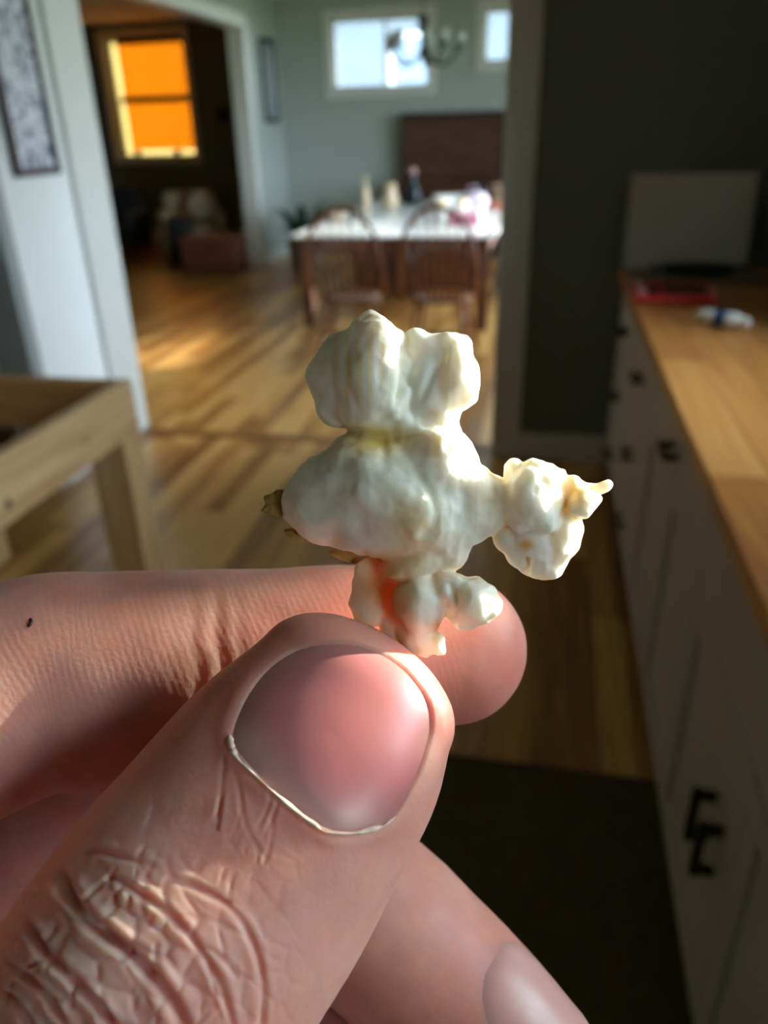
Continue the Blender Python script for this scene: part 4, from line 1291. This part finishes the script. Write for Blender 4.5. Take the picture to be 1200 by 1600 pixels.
# nails
def nail_mat(name, c_bed, c_edge):
    m = bpy.data.materials.new(name); m.use_nodes = True
    nt = m.node_tree; b = nt.nodes['Principled BSDF']
    at = nt.nodes.new('ShaderNodeAttribute'); at.attribute_name = 'tint'
    tc = nt.nodes.new('ShaderNodeTexCoord')
    nz = nt.nodes.new('ShaderNodeTexNoise'); nz.inputs['Scale'].default_value = 300; nz.inputs['Detail'].default_value = 3
    nt.links.new(tc.outputs['Object'], nz.inputs['Vector'])
    bp = nt.nodes.new('ShaderNodeBump'); bp.inputs['Strength'].default_value = .12; bp.inputs['Distance'].default_value = .0002
    nt.links.new(nz.outputs['Fac'], bp.inputs['Height']); nt.links.new(bp.outputs[0], b.inputs['Normal'])
    nt.links.new(at.outputs['Color'], b.inputs['Base Color'])
    b.inputs['Subsurface Weight'].default_value = .35
    b.inputs['Subsurface Radius'].default_value = (1, .4, .3)
    b.inputs['Subsurface Scale'].default_value = .002
    b.inputs['Roughness'].default_value = .34
    return m
M_NAIL = nail_mat('nail', None, None)
def project(fn, O, D, t0, t1):
    """march points O along D onto the surface fn = 0"""
    t = np.full(len(O), t0)
    for _ in range(60):
        d = fn(O+D*t[:, None]); t = t+np.clip(d, -.8, .8)*.8
    return O+D*t[:, None]
def disc(n_r, n_a, edge):
    c = edge.mean(0); rs = np.linspace(0, 1, n_r+1)[1:]
    pts = [c]+[c+(e-c)*r for r in rs for e in edge]
    q = []
    for i in range(n_r-1):
        for k in range(n_a):
            a, b = 1+i*n_a+k, 1+i*n_a+(k+1) % n_a
            q.append((a, b, b+n_a, a+n_a))
    tri = [(0, 1+(k+2) % n_a, 1+k+1, 1+k) for k in range(0, n_a, 2)]
    return np.array(pts), np.array(q), tri, np.concatenate([[0], np.repeat(rs, n_a)])
pts, q, tri, rad = disc(26, len(NAIL), NAIL+ (NAIL-NAIL.mean(0))*.035)
D = np.stack([(pts[:, 0]-600)/FPX, -(pts[:, 1]-800)/FPX, -np.ones(len(pts))], 1); D /= np.linalg.norm(D, axis=1)[:, None]
def plate(p):
    return THUMB_S(p)
nv = project(plate, np.zeros((len(pts), 3)), D, 50., 90.)
outw = -D
nring = rad < .999
ne = split_edges(quad_edges(np.concatenate([q, np.array(tri)])))
for _ in range(60): nv = np.where(nring[:, None], relax(nv, ne, 1, .5), nv)
lift = .30*(1-rad**5)-.34*rad**10
nv = nv+outw*lift[:, None]
nq = np.concatenate([q, np.array(tri)])
ncol = np.array(srgb(174, 106, 103)[:3])[None].repeat(len(pts), 0)
lun, _ = poly_dist(pts[:, 0], pts[:, 1], [(366, 1170), (402, 1212), (452, 1258), (512, 1298), (562, 1300)])
lm = np.exp(-(lun/42)**2)[:, None]*.55
ncol = ncol+(np.array(srgb(206, 172, 160)[:3])-ncol)*lm
te, _ = poly_dist(pts[:, 0], pts[:, 1], [(383, 1088), (420, 1040), (470, 1010), (540, 1000), (604, 1020), (650, 1058), (678, 1112), (668, 1180)])
ncol = ncol+(np.array(srgb(176, 128, 112)[:3])-ncol)*(np.exp(-(te/13)**2)*.6)[:, None]
rm_ = np.exp(-(((pts[:, 0]-560)/70)**2+((pts[:, 1]-1150)/90)**2))[:, None]*.3
ncol = ncol+(np.array(srgb(190, 108, 102)[:3])-ncol)*rm_
tn = np_mesh('thumb_nail', nv, nq, M_NAIL, hand, cols=ncol)
tag(tn, 'broad pink thumbnail with a dry cuticle')
# ragged dry cuticle along the nail base
cl = catmull([(358, 1148), (361, 1166), (371, 1186), (402, 1214), (450, 1258), (490, 1288), (513, 1301), (560, 1302), (596, 1292), (618, 1276)], 14)
cp = []; cw = []
for i, (a_, b_) in enumerate(cl):
    t = i/(len(cl)-1)
    w_ = 1.6+3.0*abs(math.sin(t*9.5))**3+1.2*math.sin(t*47)+(3 if t < .12 else 0)
    w_ *= min(1, t/.04, (1-t)/.04)+.15
    tg = cl[min(i+1, len(cl)-1)]-cl[max(i-1, 0)]; tg = tg/np.linalg.norm(tg); nr = np.array([tg[1], -tg[0]])
    for e_ in (-1, -.4, .3, 1): cp.append(np.array([a_, b_])+nr*e_*w_)
    for e_ in (-.25, .18, .20, -.05): cw.append(e_+.05*math.sin(t*90))
cp = np.array(cp); cw = np.array(cw)
D = np.stack([(cp[:, 0]-600)/FPX, -(cp[:, 1]-800)/FPX, -np.ones(len(cp))], 1); D /= np.linalg.norm(D, axis=1)[:, None]
cv = project(THUMB_S, np.zeros((len(cp), 3)), D, 50., 90.)-D*(cw+.12)[:, None]
cq = np.array([(i*4+j, i*4+j+1, i*4+j+5, i*4+j+4) for i in range(len(cl)-1) for j in range(3)])
M_CUT = mat('dry_cuticle', srgb(220, 192, 168), .7, .12, 900)
tag(np_mesh('cuticle', cv, cq, M_CUT, hand), 'ragged whitish cuticle edge')

def finger_nail(f, half, length, tipgap, name):
    """nail plate on the back of a finger, in the finger's own frame"""
    th = np.linspace(0, 2*np.pi, 48, endpoint=False)
    c, s_ = np.cos(th), np.sin(th)
    e = np.stack([half*np.sign(c)*np.abs(c)**.75, length/2*np.sign(s_)*np.abs(s_)**.8], 1)
    pts, q, tri, rad = disc(10, 48, e)
    s_at = tipgap+length/2+pts[:, 1]
    i = np.clip(np.searchsorted(f.L, np.maximum(s_at, 0))-1, 0, len(f.L)-2)
    t = (np.maximum(s_at, 0)-f.L[i])/(f.L[i+1]-f.L[i])
    C = f.c[i]*(1-t)[:, None]+f.c[i+1]*t[:, None]+f.T[0]*np.minimum(s_at, 0)[:, None]
    O = C+f.B[i]*pts[:, :1]+f.N[i]*16
    v = project(f, O, -f.N[i], 0., 16.)
    v = v+f.N[i]*(.42*(1-rad**6)-.28*rad**10)[:, None]
    cols_ = np.array(srgb(212, 158, 146)[:3])[None].repeat(len(pts), 0)
    free = np.clip((-pts[:, 1]-length*.36)/(length*.1), 0, 1)[:, None]
    cols_ = cols_+(np.array(srgb(226, 206, 188)[:3])-cols_)*free
    return np_mesh(name, v, np.concatenate([q, np.array(tri)]), M_NAIL, hand, cols=cols_)
finger_nail(MIDDLE, 6.9, 17.5, -6.0, 'finger_nail')
finger_nail(RING, 6.0, 12.5, -4.5, 'finger_nail')
finger_nail(PINKY, 5.0, 10.5, -3.5, 'finger_nail')
finger_nail(INDEX, 6.2, 12.5, -4.5, 'finger_nail')
# the small dark hair lying on the index finger
hp = catmull([(44, 980), (49, 972), (47, 966)], 4)
D = np.stack([(hp[:, 0]-600)/FPX, -(hp[:, 1]-800)/FPX, -np.ones(len(hp))], 1); D /= np.linalg.norm(D, axis=1)[:, None]
hw_ = to_world(project(hand_sdf, np.zeros((len(hp), 3)), D, 50., 90.)-D*.06)
tag(MB().tube([tuple(p-np.array(wrist_world)) for p in hw_], [.00006]+[.00016]*(len(hp)-2)+[.00008], 6).build('hair', mat('dark_hair', srgb(44, 22, 18), .5, .1, 20), hand), 'tiny dark hair')

# ------------------------------------------------------------------ the popcorn
D0 = 72.0
# lobes: px, py, depth offset (px), radii (px), rotation in the picture plane (deg), blend
LOBES = [
    (582, 588, -6, 66, 97, 72, 0, 8), (580, 528, -2, 36, 38, 42, 0, 12), (533, 592, 18, 48, 76, 62, 6, 5), (524, 529, 14, 15, 14, 16, 0, 6), (548, 545, 10, 22, 30, 30, 0, 8),
    (672, 592, 14, 60, 74, 60, 0, 3), (648, 544, 12, 32, 34, 40, 10, 5), (706, 583, 2, 42, 62, 52, -8, 8), (724, 545, 6, 17, 19, 24, 0, 6), (738, 583, 4, 15, 24, 26, 0, 5), (690, 640, 8, 34, 30, 40, 30, 8),
    (632, 668, 8, 68, 34, 50, 0, 18),
    (602, 768, 10, 118, 96, 86, 0, 12), (508, 778, 22, 62, 70, 62, 8, 10), (464, 782, 26, 24, 40, 36, 0, 10), (560, 715, 14, 62, 44, 60, -25, 12),
    (686, 722, 2, 62, 60, 70, 25, 26), (728, 752, 0, 52, 36, 50, 28, 20), (662, 808, 0, 74, 62, 72, -10, 28), (610, 842, 12, 92, 32, 60, 3, 18), (686, 838, 4, 50, 42, 50, -40, 24),
    (770, 778, 2, 62, 36, 42, 4, 20),
    (832, 778, -10, 50, 61, 46, 8, 6), (744, 812, 2, 50, 36, 44, -38, 18), (806, 731, -4, 16, 18, 20, 0, 6), (846, 736, 0, 26, 16, 24, 8, 6), (868, 752, 2, 18, 18, 22, 0, 5), (848, 812, -18, 26, 26, 26, 0, 5),
    (836, 850, 14, 62, 44, 40, 18, 4), (878, 838, 8, 32, 52, 36, 18, 5), (796, 842, 6, 28, 26, 26, 30, 5), (850, 884, 10, 34, 20, 26, 12, 6),
    (896, 772, 14, 36, 28, 30, -10, 5), (930, 758, 14, 22, 10, 12, -8, 6), (944, 756, 14, 10, 9, 9, 0, 4), (914, 786, -8, 23, 23, 24, 0, 4),
    (652, 884, 6, 58, 30, 42, -12, 10), (690, 872, 4, 40, 30, 36, -30, 8),
    (660, 944, -4, 43, 46, 42, 8, 5), (706, 926, -8, 34, 30, 36, 0, 6), (738, 942, -12, 44, 44, 42, 30, 5), (756, 952, -12, 24, 26, 28, 0, 5), (652, 996, 8, 38, 26, 26, 20, 6), (684, 1004, 2, 16, 20, 18, 0, 5),
    (596, 926, 20, 50, 56, 17, 32, 3), (572, 902, 22, 26, 30, 13, 20, 3), (625, 975, 20, 34, 40, 16, 20, 4), (568, 950, 24, 20, 30, 11, 10, 3),
]
def popcorn_sdf(p):
    d = -p[:, 2]
    x, y = 600+FPX*p[:, 0]/d, 800-FPX*p[:, 1]/d
    z = (d-D0)*FPX/D0
    q = np.stack([x, y, z], 1)
    # gentle warp so that no lobe stays a plain ellipsoid
    wx = 7*vnoise(q+11, .022)+3.5*vnoise(q+5, .06); wy = 7*vnoise(q+71, .022)+3.5*vnoise(q+35, .06); wz = 6*vnoise(q+131, .022)
    x, y, z = x+wx, y+wy, z+wz
    r = None
    for cx_, cy_, cz_, a, b, c, rot, k in LOBES:
        t = math.radians(rot); ct, st = math.cos(t), math.sin(t)
        dx, dy, dz = x-cx_, y-cy_, z-cz_
        u, v = dx*ct+dy*st, -dx*st+dy*ct
        k0 = np.sqrt((u/a)**2+(v/b)**2+(dz/c)**2)+1e-6
        k1 = np.sqrt((u/a**2)**2+(v/b**2)**2+(dz/c**2)**2)+1e-9
        e = k0*(k0-1)/k1
        r = e if r is None else smin(r, e, k)
    return r*D0/FPX
lo = np.array([*P3(400, 1040, 80)[:2], -81.0]); hi = np.array([*P3(975, 470, 80)[:2], -63.5])
lo[0] -= .5; hi[0] += .5
PV, PQ = surface_nets(popcorn_sdf, lo, hi, .2, coarse=4, band=2.2)
PV = relax(PV, split_edges(quad_edges(PQ)), 1, .4)
PN = vnormals(PV, PQ)
px_, py_ = pix(PV)
pd_ = .12*fbm(PV, .55, 3)-.11*np.abs(vnoise(PV*np.array([1, .45, 1]), 1.1))
def pgroove(pts, depth, wid):
    d, w = poly_dist(px_, py_, catmull(pts, 5))
    return -depth*np.exp(-(d/wid)**2)*np.clip(np.minimum(w, 1-w)/.15, 0, 1)
front = (-(PN*PV).sum(1)/np.linalg.norm(PV, axis=1)) > .05
gv = pgroove([(638, 520), (634, 560), (632, 600), (618, 640)], .75, 7)+pgroove([(700, 545), (680, 580), (650, 640)], .25, 6)+pgroove([(545, 530), (540, 580), (560, 650)], .2, 7)
gv += pgroove([(640, 730), (672, 770), (680, 820), (650, 845)], .22, 8)+pgroove([(790, 742), (800, 790), (830, 835)], .18, 6)+pgroove([(700, 905), (712, 940), (700, 975)], .35, 6)
gv += pgroove([(818, 900), (824, 885), (822, 870)], .9, 5)+pgroove([(530, 668), (600, 684), (680, 672)], .35, 7)
PV = PV+PN*(pd_+gv*front)[:, None]
def gmask(cx_, cy_, rx, ry): return np.exp(-(((px_-cx_)/rx)**2+((py_-cy_)/ry)**2))
yel = np.clip(.85*gmask(590, 688, 66, 24)+.6*gmask(555, 575, 46, 66)*(.5+.5*np.sin(px_*.35))+.7*gmask(898, 768, 28, 22)+.45*gmask(640, 815, 46, 38)+.35*gmask(650, 880, 60, 26)+.35*gmask(770, 780, 34, 36)+.05, 0, 1)
amb = np.clip(.9*gmask(596, 915, 40, 36)+.9*gmask(822, 851, 13, 9)+.8*gmask(684, 978, 10, 9)+.55*gmask(618, 960, 26, 34)+.5*gmask(580, 872, 40, 10), 0, 1)
pc_ = np.array(srgb(245, 240, 224)[:3])[None].repeat(len(PV), 0)*(1+.03*fbm(PV, .3, 2))[:, None]
pc_ = pc_+(np.array(srgb(234, 198, 84)[:3])-pc_)*yel[:, None]
pc_ = pc_+(np.array(srgb(236, 166, 56)[:3])-pc_)*amb[:, None]
m = bpy.data.materials.new('popcorn'); m.use_nodes = True
nt = m.node_tree; b = nt.nodes['Principled BSDF']
at = nt.nodes.new('ShaderNodeAttribute'); at.attribute_name = 'tint'
nt.links.new(at.outputs['Color'], b.inputs['Base Color'])
b.inputs['Subsurface Weight'].default_value = .7
b.inputs['Subsurface Radius'].default_value = (1.0, .86, .6)
b.inputs['Subsurface Scale'].default_value = .0016
b.inputs['Roughness'].default_value = .5
tc = nt.nodes.new('ShaderNodeTexCoord')
nz = nt.nodes.new('ShaderNodeTexNoise'); nz.inputs['Scale'].default_value = 1100; nz.inputs['Detail'].default_value = 4
nt.links.new(tc.outputs['Object'], nz.inputs['Vector'])
bp = nt.nodes.new('ShaderNodeBump'); bp.inputs['Strength'].default_value = .25; bp.inputs['Distance'].default_value = .0002
nt.links.new(nz.outputs['Fac'], bp.inputs['Height']); nt.links.new(bp.outputs[0], b.inputs['Normal'])
popcorn = np_mesh('popcorn', PV, PQ, m, cols=pc_)
tag(popcorn, 'white popped popcorn kernel with rounded lobes held upright by the fingertips', 'popcorn')
# brown husk scraps stuck to the side
M_HUSK = mat('popcorn_husk', srgb(180, 142, 72), .5, .25, 700)
def husk(pl, dz, th=.25):
    pl = np.array(pl, float); c = pl.mean(0)
    ring = closed_spline(pl, 3); n = len(ring)
    d_ = D0+dz
    f_, k_ = [], []
    for r in (1.0, .55):
        for i, (a_, b_) in enumerate(ring):
            p = c+(np.array([a_, b_])-c)*r
            f_.append(P3(p[0], p[1], d_-.35*(1-r)+.2*math.sin(i*1.7)*r))
    f_.append(P3(c[0], c[1], d_-.3)); f_ = np.array(f_)
    back = f_.copy(); back[:, 2] -= th
    V = np.vstack([f_, back]); m_ = len(f_); Q = []
    for i in range(n):
        j = (i+1) % n
        Q += [(i, n+i, n+j, j), (n+i, 2*n, 2*n, n+j), (m_+j, m_+n+j, m_+n+i, m_+i), (m_+n+j, m_+2*n, m_+2*n, m_+n+i), (i, j, m_+j, m_+i)]
    W = to_world(V)-np.array(popcorn.location)
    fs = [tuple(dict.fromkeys(q_)) for q_ in Q]
    return MB().add([tuple(w) for w in W], fs, True).build('husk', M_HUSK, popcorn)
husk([(412, 776), (424, 771), (436, 764), (446, 772), (444, 800), (434, 808), (420, 803), (408, 798), (414, 788)], 1.4)
husk([(444, 828), (458, 826), (468, 838), (474, 848), (462, 846), (450, 838)], 1.8)
husk([(512, 862), (530, 860), (560, 866), (556, 880), (530, 874)], 2.0)
